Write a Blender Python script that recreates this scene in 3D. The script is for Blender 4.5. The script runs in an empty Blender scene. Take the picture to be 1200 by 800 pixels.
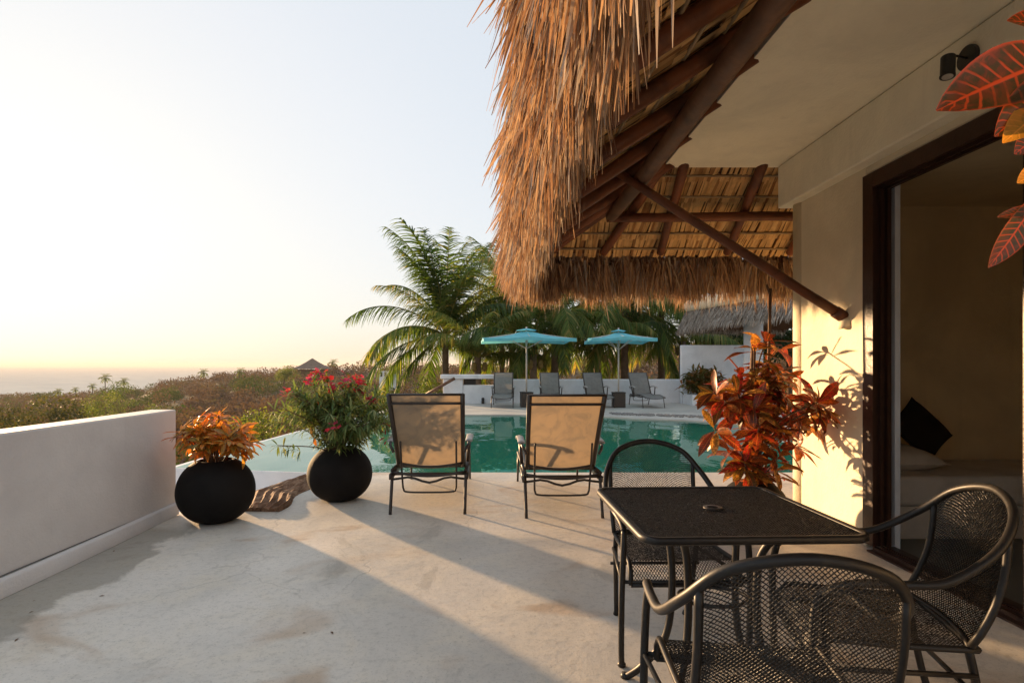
import bpy, math, random
import numpy as np
from mathutils import Vector, Matrix, Quaternion
random.seed(7); rng = np.random.default_rng(7)
R = math.radians
scn = bpy.context.scene
col = scn.collection

# ------------------------------------------------------------------ camera, sky, sun, exposure
CAM_H = 1.24; FPX = 666.7
cd = bpy.data.cameras.new('camera'); cam = bpy.data.objects.new('camera', cd); col.objects.link(cam)
cam.location = (0, 0, CAM_H); cam.rotation_euler = (R(90), 0, 0)
cd.lens = 20.0; cd.sensor_width = 36; cd.shift_x = 16/1200; cd.shift_y = 28/1200
cd.clip_start = 0.05; cd.clip_end = 60000
scn.camera = cam
SUN_EL = 6.0; SUN_AZ = 43.0          # degrees left of +Y
w = bpy.data.worlds.new('World'); scn.world = w; w.use_nodes = True
wn = w.node_tree; bg = wn.nodes['Background']
sky = wn.nodes.new('ShaderNodeTexSky'); sky.sky_type = 'NISHITA'; sky.sun_disc = False
sky.sun_elevation = R(SUN_EL); sky.sun_rotation = R(-SUN_AZ); sky.altitude = 30
sky.air_density = 1.0; sky.dust_density = 3.0; sky.ozone_density = 1.5
hs = wn.nodes.new('ShaderNodeHueSaturation'); hs.inputs['Saturation'].default_value = 1.45
gm = wn.nodes.new('ShaderNodeGamma'); gm.inputs[1].default_value = 0.13
wn.links.new(sky.outputs[0], gm.inputs[0]); wn.links.new(gm.outputs[0], hs.inputs['Color'])
tn = wn.nodes.new('ShaderNodeMix'); tn.data_type = 'RGBA'; tn.blend_type = 'MULTIPLY'; tn.inputs[0].default_value = 1; tn.inputs[7].default_value = (.94, .98, 1.03, 1)
wn.links.new(hs.outputs[0], tn.inputs[6]); wn.links.new(tn.outputs[2], bg.inputs[0]); bg.inputs[1].default_value = 0.145
sd = bpy.data.lights.new('sun', 'SUN'); so = bpy.data.objects.new('sun', sd); col.objects.link(so)
sd.energy = 2.5; sd.angle = R(1.6); sd.color = (1.0, 0.64, 0.33)
sv = Vector((math.sin(R(SUN_AZ)), -math.cos(R(SUN_AZ)), -math.tan(R(SUN_EL))))
so.rotation_euler = sv.to_track_quat('-Z', 'Y').to_euler(); so.location = (-20, 20, 12)
scn.view_settings.view_transform = 'Standard'; scn.view_settings.look = 'None'
scn.view_settings.exposure = 2.45; scn.view_settings.gamma = 1
scn.cycles.max_bounces = 8; scn.cycles.diffuse_bounces = 6; scn.cycles.transparent_max_bounces = 24
scn.cycles.volume_bounces = 0

def at(px, py, d):                     # a point of the place seen at that pixel, d metres ahead
    return Vector(((px-584)*d/FPX, d, CAM_H-(py-428)*d/FPX))
def on(px, py, z=0.0):                 # the point at height z seen there
    return at(px, py, (CAM_H-z)*FPX/(py-428))

# ------------------------------------------------------------------ helpers
def V(*a): return Vector(a)
class MB:
    def __init__(s): s.v=[]; s.f=[]; s.t=[]; s.l=[]
    def av(s, p, t=0.5, l=(0,0,0)):
        s.v.append((p[0],p[1],p[2])); s.t.append(t); s.l.append(l); return len(s.v)-1
    def poly(s, pts, t=0.5):
        s.f.append(tuple(s.av(p,t) for p in pts))
    def box(s, a, b, t=0.5, M=None):
        x0,y0,z0=a; x1,y1,z1=b
        c=[V(x,y,z) for z in (z0,z1) for x,y in ((x0,y0),(x1,y0),(x1,y1),(x0,y1))]
        if M: c=[M@p for p in c]
        i=[s.av(p,t) for p in c]
        for q in ((3,2,1,0),(4,5,6,7),(0,1,5,4),(1,2,6,5),(2,3,7,6),(3,0,4,7)): s.f.append(tuple(i[k] for k in q))
    def tube(s, pts, r, n=8, cap=True, t=0.5, jit=0):
        pts=[Vector(p) for p in pts]; m=len(pts)
        rs=r if isinstance(r,(list,tuple)) else [r]*m
        rings=[]; nrm=None
        for i,p in enumerate(pts):
            d=(pts[min(i+1,m-1)]-pts[max(i-1,0)]).normalized()
            if nrm is None:
                nrm=d.orthogonal().normalized()
            else:
                nrm=(nrm-d*nrm.dot(d)); nrm=nrm.normalized() if nrm.length>1e-6 else d.orthogonal().normalized()
            b=d.cross(nrm)
            rings.append([s.av(p+(nrm*math.cos(2*math.pi*k/n)+b*math.sin(2*math.pi*k/n))*rs[i]*(1+random.uniform(-jit,jit)),t,(k/n,i/(m-1),0)) for k in range(n)])
        for a,b in zip(rings,rings[1:]):
            for k in range(n): s.f.append((a[k],a[(k+1)%n],b[(k+1)%n],b[k]))
        if cap: s.f.append(tuple(reversed(rings[0]))); s.f.append(tuple(rings[-1]))
    def lathe(s, prof, n=32, c=(0,0,0), capb=True, capt=True, t=0.5):
        rings=[[s.av((c[0]+r*math.cos(2*math.pi*k/n),c[1]+r*math.sin(2*math.pi*k/n),c[2]+z),t,(k/n,0,0)) for k in range(n)] for r,z in prof]
        for a,b in zip(rings,rings[1:]):
            for k in range(n): s.f.append((a[k],a[(k+1)%n],b[(k+1)%n],b[k]))
        if capb: s.f.append(tuple(reversed(rings[0])))
        if capt: s.f.append(tuple(rings[-1]))
    def grid(s, P, t=0.5, l=None):     # P[i][j] points
        I=[[s.av(p,t,(j/(len(row)-1),i/(len(P)-1),0)) for j,p in enumerate(row)] for i,row in enumerate(P)]
        for a,b in zip(I,I[1:]):
            for k in range(len(a)-1): s.f.append((a[k],a[k+1],b[k+1],b[k]))
    def leaf(s, p, d, up, L, W, droop=0.6, fold=0.25, seg=5, t=0.5, wave=0.0):
        p=Vector(p); d=Vector(d).normalized(); up=Vector(up)
        side=d.cross(up); side=side.normalized() if side.length>1e-5 else V(1,0,0)
        rows=[]
        for i in range(seg+1):
            q=i/seg; wd=W*0.5*(math.sin(math.pi*min(1,q**1.15))**0.8 if 0<q<1 else 0.02)+0.0005
            n=side.cross(d).normalized()
            off=n*(fold*wd)+n*(wave*wd*math.sin(q*9))
            a=s.av(p-side*wd+off,t,(-1,q,L)); b=s.av(p,t,(0,q,L)); c=s.av(p+side*wd+n*(fold*wd)-n*(wave*wd*math.sin(q*9)),t,(1,q,L))
            rows.append((a,b,c))
            d=(Quaternion(side,-droop/seg)@d).normalized()
            p=p+d*(L/seg)
        for a,b in zip(rows,rows[1:]):
            s.f.append((a[0],a[1],b[1],b[0])); s.f.append((a[1],a[2],b[2],b[1]))
    def ribbon(s, p, d, L, W, down=1.0, seg=3, t=0.5, face=None, taper=0.15):
        p=Vector(p); d=Vector(d).normalized()
        side=d.cross(face if face is not None else V(random.gauss(0,1),random.gauss(0,1),random.gauss(0,.5)))
        side=side.normalized() if side.length>1e-5 else V(1,0,0)
        prev=None
        for i in range(seg+1):
            q=i/seg; wd=W*0.5*(1-(1-taper)*q**1.6)
            a=s.av(p-side*wd,t,(0,q,0)); b=s.av(p+side*wd,t,(1,q,0))
            if prev: s.f.append((prev[0],prev[1],b,a))
            prev=(a,b)
            d=(d+V(0,0,-down/seg)).normalized(); p=p+d*(L/seg)
    def mesh(s, name):
        me=bpy.data.meshes.new(name); me.from_pydata(s.v,[],s.f)
        a=me.attributes.new('tint','FLOAT','POINT'); a.data.foreach_set('value',s.t)
        a=me.attributes.new('lf','FLOAT_VECTOR','POINT'); a.data.foreach_set('vector',[x for q in s.l for x in q])
        me.update(); return me
    def build(s, name, m, parent=None, smooth=False, stuff=False):
        return link(name, s.mesh(name), m, parent, smooth, stuff)
def link(name, me, m, parent=None, smooth=False, stuff=False):
    if m and not me.materials: me.materials.append(m)
    if smooth: me.polygons.foreach_set('use_smooth',[True]*len(me.polygons))
    o=bpy.data.objects.new(name,me); col.objects.link(o)
    if parent: o.parent=parent
    if stuff: o['kind']='stuff'
    return o
def tag(o, label=None, cat=None, group=None, kind=None):
    if label: o['label']=label
    if cat: o['category']=cat
    if group: o['group']=group
    if kind: o['kind']=kind
    return o
def empty(name, loc=(0,0,0), rz=0, **k):
    o=bpy.data.objects.new(name,None); col.objects.link(o); o.empty_display_size=.1
    o.location=loc; o.rotation_euler=(0,0,rz); return tag(o,**k)
def copy_tree(o, parent=None):
    c=o.copy(); col.objects.link(c); c.parent=parent
    for ch in [x for x in scn.objects if x.parent==o]: copy_tree(ch,c)
    return c
def bevel(o, wd=.01, seg=2):
    b=o.modifiers.new('bevel','BEVEL'); b.width=wd; b.segments=seg; b.limit_method='ANGLE'; return o
def spline(pts, n=8):                  # Catmull-Rom
    pts=[Vector(p) for p in pts]; out=[]
    P=[pts[0]*2-pts[1]]+pts+[pts[-1]*2-pts[-2]]
    for i in range(1,len(P)-2):
        for k in range(n):
            t=k/n; a,b,c,d=P[i-1:i+3]
            out.append(.5*((2*b)+(c-a)*t+(2*a-5*b+4*c-d)*t*t+(3*b-a-3*c+d)*t**3))
    out.append(pts[-1]); return out

# ------------------------------------------------------------------ materials
class N:
    def __init__(s,name):
        s.m=bpy.data.materials.new(name); s.m.use_nodes=True; s.nt=s.m.node_tree; s.p=s.nt.nodes['Principled BSDF']; s.out=s.nt.nodes['Material Output']
    def n(s,typ,**kw):
        x=s.nt.nodes.new('ShaderNode'+typ)
        for k,v in kw.items(): setattr(x,k,v)
        return x
    def L(s,a,b): s.nt.links.new(a,b)
    def coord(s,which='Object',scale=(1,1,1)):
        if which=='World': o=s.n('NewGeometry').outputs['Position']
        else: o=s.n('TexCoord').outputs[which]
        if scale==(1,1,1): return o
        mp=s.n('Mapping'); mp.inputs['Scale'].default_value=scale; s.L(o,mp.inputs[0]); return mp.outputs[0]
    def noise(s,scale,detail=4,c=None,rough=.55,dist=0):
        x=s.n('TexNoise'); x.inputs['Scale'].default_value=scale; x.inputs['Detail'].default_value=detail; x.inputs['Roughness'].default_value=rough; x.inputs['Distortion'].default_value=dist
        if c: s.L(c,x.inputs['Vector'])
        return x.outputs[0]
    def ramp(s,f,stops):
        x=s.n('ValToRGB'); e=x.color_ramp.elements
        while len(e)<len(stops): e.new(.5)
        for el,(p,c) in zip(e,stops): el.position=p; el.color=(*c,1) if len(c)==3 else c
        s.L(f,x.inputs[0]); return x.outputs[0]
    def g(s,f,a,b):                     # smooth 0..1 remap
        x=s.n('MapRange'); x.interpolation_type='SMOOTHSTEP'; x.inputs['From Min'].default_value=a; x.inputs['From Max'].default_value=b; s.L(f,x.inputs[0]); return x.outputs[0]
    def mix(s,f,a,b,mode='MIX'):
        x=s.n('Mix',data_type='RGBA',blend_type=mode)
        for inp,v in ((0,f),(6,a),(7,b)):
            if hasattr(v,'is_linked'): s.L(v,x.inputs[inp])
            elif isinstance(v,(tuple,list)): x.inputs[inp].default_value=(*v,1) if len(v)==3 else v
            else: x.inputs[inp].default_value=v
        return x.outputs[2]
    def math(s,op,a,b=None):
        x=s.n('Math',operation=op)
        for i,v in enumerate((a,b)):
            if v is None: continue
            if hasattr(v,'is_linked'): s.L(v,x.inputs[i])
            else: x.inputs[i].default_value=v
        return x.outputs[0]
    def attr(s,name,o='Fac'):
        return s.n('Attribute',attribute_name=name).outputs[o]
    def bump(s,h,strength=.3,dist=.01):
        x=s.n('Bump'); x.inputs['Strength'].default_value=strength; x.inputs['Distance'].default_value=dist; s.L(h,x.inputs['Height']); s.L(x.outputs[0],s.p.inputs['Normal']); return x.outputs[0]
    def base(s,c,rough=.6,metal=0,spec=.5):
        i=s.p.inputs
        if hasattr(c,'is_linked'): s.L(c,i['Base Color'])
        else: i['Base Color'].default_value=(*c,1)
        if hasattr(rough,'is_linked'): s.L(rough,i['Roughness'])
        else: i['Roughness'].default_value=rough
        i['Metallic'].default_value=metal; i['Specular IOR Level'].default_value=spec
    def translucent(s,c,fac):
        t=s.n('BsdfTranslucent'); 
        if hasattr(c,'is_linked'): s.L(c,t.inputs[0])
        else: t.inputs[0].default_value=(*c,1)
        mx=s.n('MixShader'); mx.inputs[0].default_value=fac
        s.L(s.p.outputs[0],mx.inputs[1]); s.L(t.outputs[0],mx.inputs[2]); s.L(mx.outputs[0],s.out.inputs[0])

def plaster(name, c, c2=None, var=.12, scale=1.3):
    k=N(name); co=k.coord('World'); n1=k.noise(scale,5,co,.6,.4); n2=k.noise(9,6,co,.65)
    c2=c2 or tuple(x*(1-var*1.6) for x in c)
    cc=k.mix(k.g(n1,.35,.7),c,c2); dr=k.noise(1,5,k.coord('World',(7,7,.7)),.6); cc=k.mix(k.math('MULTIPLY',k.g(dr,.55,.75),.22),cc,tuple(x*.68 for x in c)); cc=k.mix(k.math('MULTIPLY',k.g(n2,.45,.8),.25),cc,tuple(x*.8 for x in c))
    k.base(cc,.75,spec=.3); k.bump(k.math('ADD',k.noise(3,4,co),k.math('MULTIPLY',k.noise(60,3,co),.25)),.6,.016); return k.m
M={}
M['wall']=plaster('house_plaster',(.80,.69,.50))
M['ceil']=plaster('ceiling_plaster',(.88,.80,.62))
M['parapet']=plaster('parapet_plaster',(.66,.63,.60),(.55,.52,.50),scale=.9)
M['white']=plaster('white_plaster',(.74,.76,.79))
M['room']=plaster('room_plaster',(.80,.66,.42))
M['fascia']=plaster('fascia_plaster',(.36,.33,.30))

def concrete():
    k=N('terrace_concrete'); co=k.coord('World')
    n1=k.noise(.55,6,co,.6,.6); n2=k.noise(2.6,7,co,.65,.3); n3=k.noise(24,5,co,.7); n4=k.noise(.9,4,k.coord('World',(1.0,1.6,1)),.5,1.2)
    c=k.mix(k.g(n1,.38,.62),(.70,.64,.56),(.54,.50,.44))
    c=k.mix(k.math('MULTIPLY',k.g(n2,.42,.7),.7),c,(.70,.62,.50))
    c=k.mix(k.math('MULTIPLY',k.g(n4,.56,.72),.6),c,(.42,.27,.15))
    c=k.mix(k.math('MULTIPLY',k.g(n3,.46,.72),.30),c,(.24,.215,.18))
    n5=k.noise(1.7,8,k.coord('World',(1,.55,1)),.72,.8)
    c=k.mix(k.math('MULTIPLY',k.g(n5,.57,.64),.35),c,(.27,.245,.205))
    n6=k.noise(90,3,co,.6); c=k.mix(k.math('MULTIPLY',k.g(n6,.56,.70),.4),c,(.2,.18,.15))
    # damp stain along the parapet curb, with an edge of its own
    sx=k.n('SeparateXYZ'); k.L(co,sx.inputs[0])
    e=k.math('ADD',sx.outputs[0],k.math('MULTIPLY',k.noise(1.6,5,co,.6,.5),.75))
    st=k.math('SUBTRACT',1.0,k.g(e,-1.97,-1.90)); yy=k.math('MULTIPLY',k.g(sx.outputs[1],1.5,2.6),k.math('SUBTRACT',1.0,k.g(sx.outputs[1],4.2,4.5)))
    c=k.mix(k.math('MULTIPLY',k.math('MULTIPLY',st,yy),.6),c,(.20,.18,.14))
    # hairline cracks
    vo=k.n('TexVoronoi',feature='DISTANCE_TO_EDGE'); vo.inputs['Scale'].default_value=.42
    wv=k.n('VectorMath',operation='ADD'); nz=k.n('TexNoise'); nz.inputs['Scale'].default_value=3; nz.inputs['Detail'].default_value=6; k.L(co,nz.inputs['Vector'])
    sc=k.n('VectorMath',operation='SCALE'); sc.inputs['Scale'].default_value=.35; k.L(nz.outputs['Color'],sc.inputs[0]); k.L(co,wv.inputs[0]); k.L(sc.outputs[0],wv.inputs[1]); k.L(wv.outputs[0],vo.inputs['Vector'])
    crk=k.math('SUBTRACT',1.0,k.g(vo.outputs['Distance'],.0008,.0035)); crk=k.math('MULTIPLY',crk,k.g(k.noise(.8,2,co),.48,.6))
    c=k.mix(k.math('MULTIPLY',crk,.22),c,(.13,.11,.09))
    k.base(c,k.math('ADD',k.math('MULTIPLY',n2,.35),.38),spec=.4)
    k.bump(k.math('SUBTRACT',k.math('ADD',k.math('MULTIPLY',n2,.6),k.math('MULTIPLY',n3,.12)),k.math('MULTIPLY',crk,.1)),.45,.02); return k.m
M['concrete']=concrete()
def deckm():
    k=N('pool_deck'); co=k.coord('World'); c=k.mix(k.g(k.noise(1.2,5,co),.35,.7),(.50,.47,.42),(.38,.36,.33)); k.base(c,.7); k.bump(k.noise(8,5,co),.2,.01); return k.m
M['deck']=deckm()
def wood(name,a,b,rough=.5,sc=1):
    k=N(name); co=k.coord('Object'); 
    n1=k.noise(3*sc,5,co,.6,1.2); n2=k.noise(28*sc,4,co,.6,.8)
    c=k.mix(k.g(n1,.35,.7),a,b); c=k.mix(k.math('MULTIPLY',k.g(n2,.5,.8),.5),c,tuple(x*.45 for x in a))
    k.base(c,rough,spec=.35); k.bump(n2,.4,.006); return k.m
M['log']=wood('dark_log',(.16,.050,.018),(.075,.026,.012),.55)
M['loglight']=wood('brown_log',(.18,.085,.045),(.09,.042,.024),.55)
M['batten']=wood('pale_batten',(.30,.22,.13),(.20,.14,.08),.7)
M['frame']=wood('door_wood',(.045,.018,.011),(.028,.011,.007),.4)
def thatch(name,stops,tr=.25,rough=.75):
    k=N(name); c=k.ramp(k.attr('tint'),stops); co=k.coord('Object')
    c=k.mix(k.math('MULTIPLY',k.g(k.noise(14,3,co),.4,.7),.45),c,k.mix(1,c,(.55,.5,.48),'MULTIPLY'))
    k.base(c,rough,spec=.25); k.translucent(k.mix(1,c,(1,.8,.55),'MULTIPLY'),tr); return k.m
M['thatch']=thatch('thatch_strands',[(0,(.17,.105,.08)),(.25,(.32,.205,.14)),(.45,(.45,.30,.20)),(.6,(.60,.45,.31)),(.75,(.48,.41,.35)),(1,(.42,.40,.39))],.32)
M['under']=thatch('thatch_leaf_underside',[(0,(.30,.15,.06)),(.4,(.66,.43,.19)),(.8,(.80,.56,.27)),(1,(.42,.24,.10))],.35)
M['core']=thatch('thatch_core',[(0,(.10,.05,.025)),(1,(.10,.05,.025))],.0)
M['greythatch']=thatch('grey_thatch',[(0,(.18,.155,.135)),(.4,(.38,.34,.30)),(.8,(.52,.47,.42)),(1,(.6,.50,.41))],.15)
def metal():
    k=N('black_painted_steel'); co=k.coord('Object'); n=k.noise(40,4,co)
    c=k.mix(k.g(n,.5,.8),(.016,.014,.013),(.035,.028,.022)); k.base(c,k.math('ADD',k.math('MULTIPLY',n,.2),.36),.3,.5); k.bump(k.noise(120,2,co),.08,.002); return k.m
M['metal']=metal()
def simple(name,c,rough=.5,metal=0,var=.2,sc=12,bumpk=.1,spec=.5):
    k=N(name); co=k.coord('Object'); n=k.noise(sc,4,co); cc=k.mix(k.g(n,.35,.75),c,tuple(x*(1-var) for x in c)); k.base(cc,rough,metal,spec)
    if bumpk: k.bump(k.noise(sc*4,4,co),bumpk,.005)
    return k.m
M['alu']=simple('bronze_aluminium',(.045,.036,.032),.38,.3,.3)
M['pot']=simple('black_fibre_pot',(.011,.009,.008),.8,0,.45,5,.6,.18)
M['soil']=simple('potting_soil',(.045,.03,.02),.95,0,.4,40,.8)
M['brass']=simple('brass_ring',(.5,.38,.2),.35,.8)
M['plastic']=simple('grey_arm_plastic',(.36,.34,.32),.35,0,.1)
M['black']=simple('matt_black',(.014,.014,.015),.45,0,.2)
M['pole']=simple('pale_pole',(.55,.50,.44),.5,0,.15)
def sling(name,c,c2,tr):
    k=N(name); co=k.coord('Object')
    wx=k.n('TexWave',bands_direction='Z'); wx.inputs['Scale'].default_value=45; wx.inputs['Distortion'].default_value=.6; k.L(co,wx.inputs['Vector'])
    wy=k.n('TexWave',bands_direction='X'); wy.inputs['Scale'].default_value=60; k.L(co,wy.inputs['Vector'])
    cc=k.mix(k.g(k.noise(5,5,co,.6,1.5),.38,.68),c,c2); cc=k.mix(k.math('MULTIPLY',wx.outputs['Fac'],.18),cc,tuple(x*.6 for x in c)); cc=k.mix(k.math('MULTIPLY',wy.outputs['Fac'],.14),cc,tuple(x*.6 for x in c))
    k.base(cc,.7,spec=.3); k.translucent(cc,tr); k.bump(wx.outputs['Fac'],.1,.002); return k.m
M['tan']=sling('tan_sling',(.38,.275,.175),(.27,.21,.15),.36)  # near slings: glow of sun through the cloth put into the tan colour
M['greysling']=sling('grey_sling',(.27,.26,.245),(.22,.21,.20),.15)  # far slings: same fabric, its shade put into the grey colour
def canvas():
    k=N('turquoise_canvas'); co=k.coord('Object'); c=k.mix(k.g(k.noise(3,4,co),.4,.7),(.20,.60,.68),(.16,.52,.62)); k.base(c,.8,spec=.2); k.translucent(c,.3); return k.m
M['canvas']=canvas()
def water():
    k=N('pool_water'); co=k.coord('World',(1,.45,1))
    n=k.math('ADD',k.noise(2.2,2,co,.4),k.math('MULTIPLY',k.noise(9,2,co,.4),.16))
    b=k.n('Bump'); b.inputs['Strength'].default_value=.42; b.inputs['Distance'].default_value=.03; k.L(n,b.inputs['Height'])
    gl=k.n('BsdfGlossy'); gl.inputs['Roughness'].default_value=.02; gl.inputs[0].default_value=(.93,.97,.95,1); k.L(b.outputs[0],gl.inputs['Normal'])
    tr=k.n('BsdfTransparent'); tr.inputs[0].default_value=(.30,.62,.52,1)
    df=k.n('BsdfDiffuse'); df.inputs[0].default_value=(.02,.22,.165,1)
    m1=k.n('MixShader'); m1.inputs[0].default_value=.65; k.L(tr.outputs[0],m1.inputs[1]); k.L(df.outputs[0],m1.inputs[2])
    fr=k.n('Fresnel'); fr.inputs[0].default_value=1.42; k.L(b.outputs[0],fr.inputs['Normal'])
    m2=k.n('MixShader'); k.L(fr.outputs[0],m2.inputs[0]); k.L(m1.outputs[0],m2.inputs[1]); k.L(gl.outputs[0],m2.inputs[2]); k.L(m2.outputs[0],k.out.inputs[0]); return k.m
M['water']=water()
M['basin']=simple('pool_basin_render',(.10,.38,.33),.5,0,.15,2,0)
def sea():
    k=N('sea_water'); co=k.coord('World',(.25,1,1)); n=k.math('ADD',k.noise(.03,6,co,.6),k.noise(.12,4,co,.6))
    k.base(k.mix(k.g(n,.9,1.15),(.46,.47,.45),(.58,.57,.52)),1.0,spec=0); k.bump(n,.6,2.0); return k.m
M['sea']=sea()
def ground():
    k=N('dry_hillside'); co=k.coord('World'); c=k.mix(k.g(k.noise(.03,6,co),.4,.65),(.17,.115,.07),(.12,.10,.05)); c=k.mix(k.g(k.noise(.5,5,co),.45,.7),c,(.10,.065,.045)); k.base(c,.95,spec=.1); k.bump(k.noise(.7,6,co),.6,.5); return k.m
M['ground']=ground()
def foliage(name,stops,tr=.35,rnd='tint',rough=.6):
    k=N(name); f=k.attr('tint') if rnd=='tint' else k.n('ObjectInfo').outputs['Random']
    c=k.ramp(f,stops); k.base(c,rough,spec=.3 if rough<.9 else 0); k.translucent(k.mix(1,c,(1.5,1.4,.6),'MULTIPLY'),tr); return k.m
M['scrub']=foliage('scrub_leaves',[(0,(.12,.075,.06)),(.45,(.17,.105,.07)),(.6,(.15,.11,.05)),(.75,(.10,.11,.03)),(1,(.05,.085,.02))],.15,'tint',.95)
M['bush']=foliage('green_bush_leaves',[(0,(.05,.08,.015)),(.5,(.10,.14,.025)),(1,(.18,.20,.04))],.4)
M['bush2']=foliage('olive_tree_leaves',[(0,(.035,.045,.015)),(.5,(.07,.07,.02)),(1,(.14,.13,.035))],.3)
M['dkbush']=foliage('dark_bush_leaves',[(0,(.012,.03,.01)),(1,(.04,.07,.02))],.25)
M['palm']=foliage('palm_leaflets',[(0,(.035,.075,.02)),(.5,(.085,.15,.03)),(.8,(.17,.21,.05)),(1,(.32,.26,.08))],.48)
M['oleander']=foliage('oleander_leaves',[(0,(.06,.11,.04)),(.6,(.14,.20,.07)),(1,(.28,.30,.13))],.35)
M['brom']=foliage('spiky_leaves',[(0,(.04,.06,.015)),(.5,(.13,.11,.03)),(1,(.25,.09,.02))],.3)
M['pink']=foliage('pink_petals',[(0,(.36,.02,.06)),(1,(.60,.06,.13))],.25)
M['trunk']=wood('palm_trunk_bark',(.17,.125,.085),(.10,.07,.05),.9,.6)
M['stem']=wood('plant_stem',(.16,.09,.05),(.09,.05,.03),.8,4)
def croton(name,stops,vein,rim,cent,vs=.5,by='obj',tr=.42):
    k=N(name); lf=k.attr('lf','Vector'); s=k.n('SeparateXYZ'); k.L(lf,s.inputs[0])
    rnd=k.n('ObjectInfo').outputs['Random'] if by=='obj' else (k.attr('tint') if by=='t' else k.g(k.noise(7,5,k.coord('Object'),.6,.6),.3,.75)); c=k.ramp(rnd,stops)
    ax=k.math('ABSOLUTE',s.outputs[0])
    wob=k.math('MULTIPLY',k.noise(14,3,k.coord('Object')),.05); sv_=k.math('SINE',k.math('MULTIPLY',k.math('SUBTRACT',k.math('ADD',s.outputs[1],wob),k.math('MULTIPLY',ax,.10)),85))
    side=k.math('MULTIPLY',k.math('MULTIPLY',k.g(sv_,.6,1.0),k.g(k.noise(22,3,k.coord('Object')),.3,.6)),vs)
    mid=k.math('SUBTRACT',1.0,k.g(ax,.03,.09))
    edge=k.g(ax,.86,.99)
    co=k.coord('Object'); dk=k.g(k.noise(38,4,co,.65,.8),.42,.56)
    c=k.mix(k.math('MULTIPLY',dk,cent),c,(.035,.035,.012))
    v=k.math('MAXIMUM',k.math('MAXIMUM',side,mid),k.math('MULTIPLY',edge,rim)); c=k.mix(v,c,vein)
    k.base(c,.36,spec=.5); k.translucent(k.mix(1,c,(1.3,1,.6),'MULTIPLY'),tr); k.bump(v,.15,.002); return k.m
OC=[(0,(.18,.17,.03)),(.2,(.36,.22,.03)),(.42,(.62,.28,.03)),(.65,(.72,.17,.02)),(.85,(.80,.30,.03)),(1,(.85,.50,.08))]
RC=[(0,(.08,.02,.015)),(.15,(.42,.04,.02)),(.3,(.10,.11,.02)),(.45,(.62,.15,.03)),(.6,(.16,.03,.015)),(.75,(.70,.035,.035)),(.87,(.40,.28,.05)),(1,(.85,.42,.09))]
M['croton']=croton('orange_croton_leaf',OC,(.75,.36,.06),.4,.35); M['crotonm']=croton('orange_croton_foliage',OC,(.7,.3,.05),.4,.5,by='t')
M['redcroton']=croton('red_croton_leaf',RC,(.60,.20,.05),.35,.75); M['redcrotonm']=croton('red_croton_foliage',RC,(.5,.12,.04),.35,.8,by='t')
M['nearcroton']=croton('near_croton_leaf',[(0,(.055,.045,.012)),(.5,(.10,.03,.012)),(.8,(.26,.05,.015)),(1,(.36,.16,.03))],(.42,.06,.014),.75,.85,.85,by='pos',tr=.2)
def fabric(name,c,rough=.9):
    k=N(name); co=k.coord('Object'); n=k.noise(6,4,co); k.base(k.mix(k.g(n,.4,.7),c,tuple(x*.85 for x in c)),rough,spec=.15); k.bump(k.math('ADD',k.noise(5,3,co),k.math('MULTIPLY',k.noise(300,2,co),.05)),.5,.02); return k.m
M['sheet']=fabric('white_bed_linen',(.66,.62,.56)); M['cushion']=fabric('dark_brown_cushion',(.022,.014,.010))
M['tile']=simple('room_floor_tile',(.10,.105,.09),.35,0,.3,2,.1)
def bark():
    k=N('rough_fibre_mat'); co=k.coord('Object',(9,1.6,4)); n=k.noise(3.0,6,co,.7,.8); c=k.ramp(n,[(.3,(.07,.035,.02)),(.48,(.22,.12,.07)),(.6,(.34,.21,.13)),(.75,(.46,.34,.24))]); k.base(c,.85,spec=.2); k.bump(n,.9,.03); return k.m
M['bark']=bark()
def glass():
    k=N('door_glass'); gl=k.n('BsdfGlossy'); gl.inputs['Roughness'].default_value=.01; t=k.n('BsdfTransparent'); t.inputs[0].default_value=(.9,.92,.9,1); fr=k.n('Fresnel'); fr.inputs[0].default_value=1.5
    mx=k.n('MixShader'); k.L(fr.outputs[0],mx.inputs[0]); k.L(t.outputs[0],mx.inputs[1]); k.L(gl.outputs[0],mx.inputs[2]); k.L(mx.outputs[0],k.out.inputs[0]); return k.m
M['glass']=glass()

# ================================================================== SETTING
XW=2.52; DEND=4.88                       # house wall face, its far end
# terrace slab
def prism(mb, pts, z0, z1):
    a=[mb.av((x,y,z1)) for x,y in pts]; b=[mb.av((x,y,z0)) for x,y in pts]
    mb.f.append(tuple(a)); mb.f.append(tuple(reversed(b)))
    n=len(pts)
    for i in range(n): mb.f.append((b[i],b[(i+1)%n],a[(i+1)%n],a[i]))
m=MB(); prism(m,[(-2.9,-9),(4.6,-9),(4.6,6.60),(-1.50,6.60),(-1.75,6.45),(-2.12,6.28),(-2.42,5.5),(-2.2,4.86),(-2.9,4.80)],-.35,0)
tag(m.build('terrace_floor',M['concrete']),kind='structure')
# landing below the terrace edge, in front of the pool wall
m=MB(); prism(m,[(-6,4.0),(-1.45,4.0),(-1.45,6.59),(-4.1,7.06),(-6,7.3)],-.75,-.62)
tag(m.build('lower_landing_floor',M['white']),kind='structure')
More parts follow.
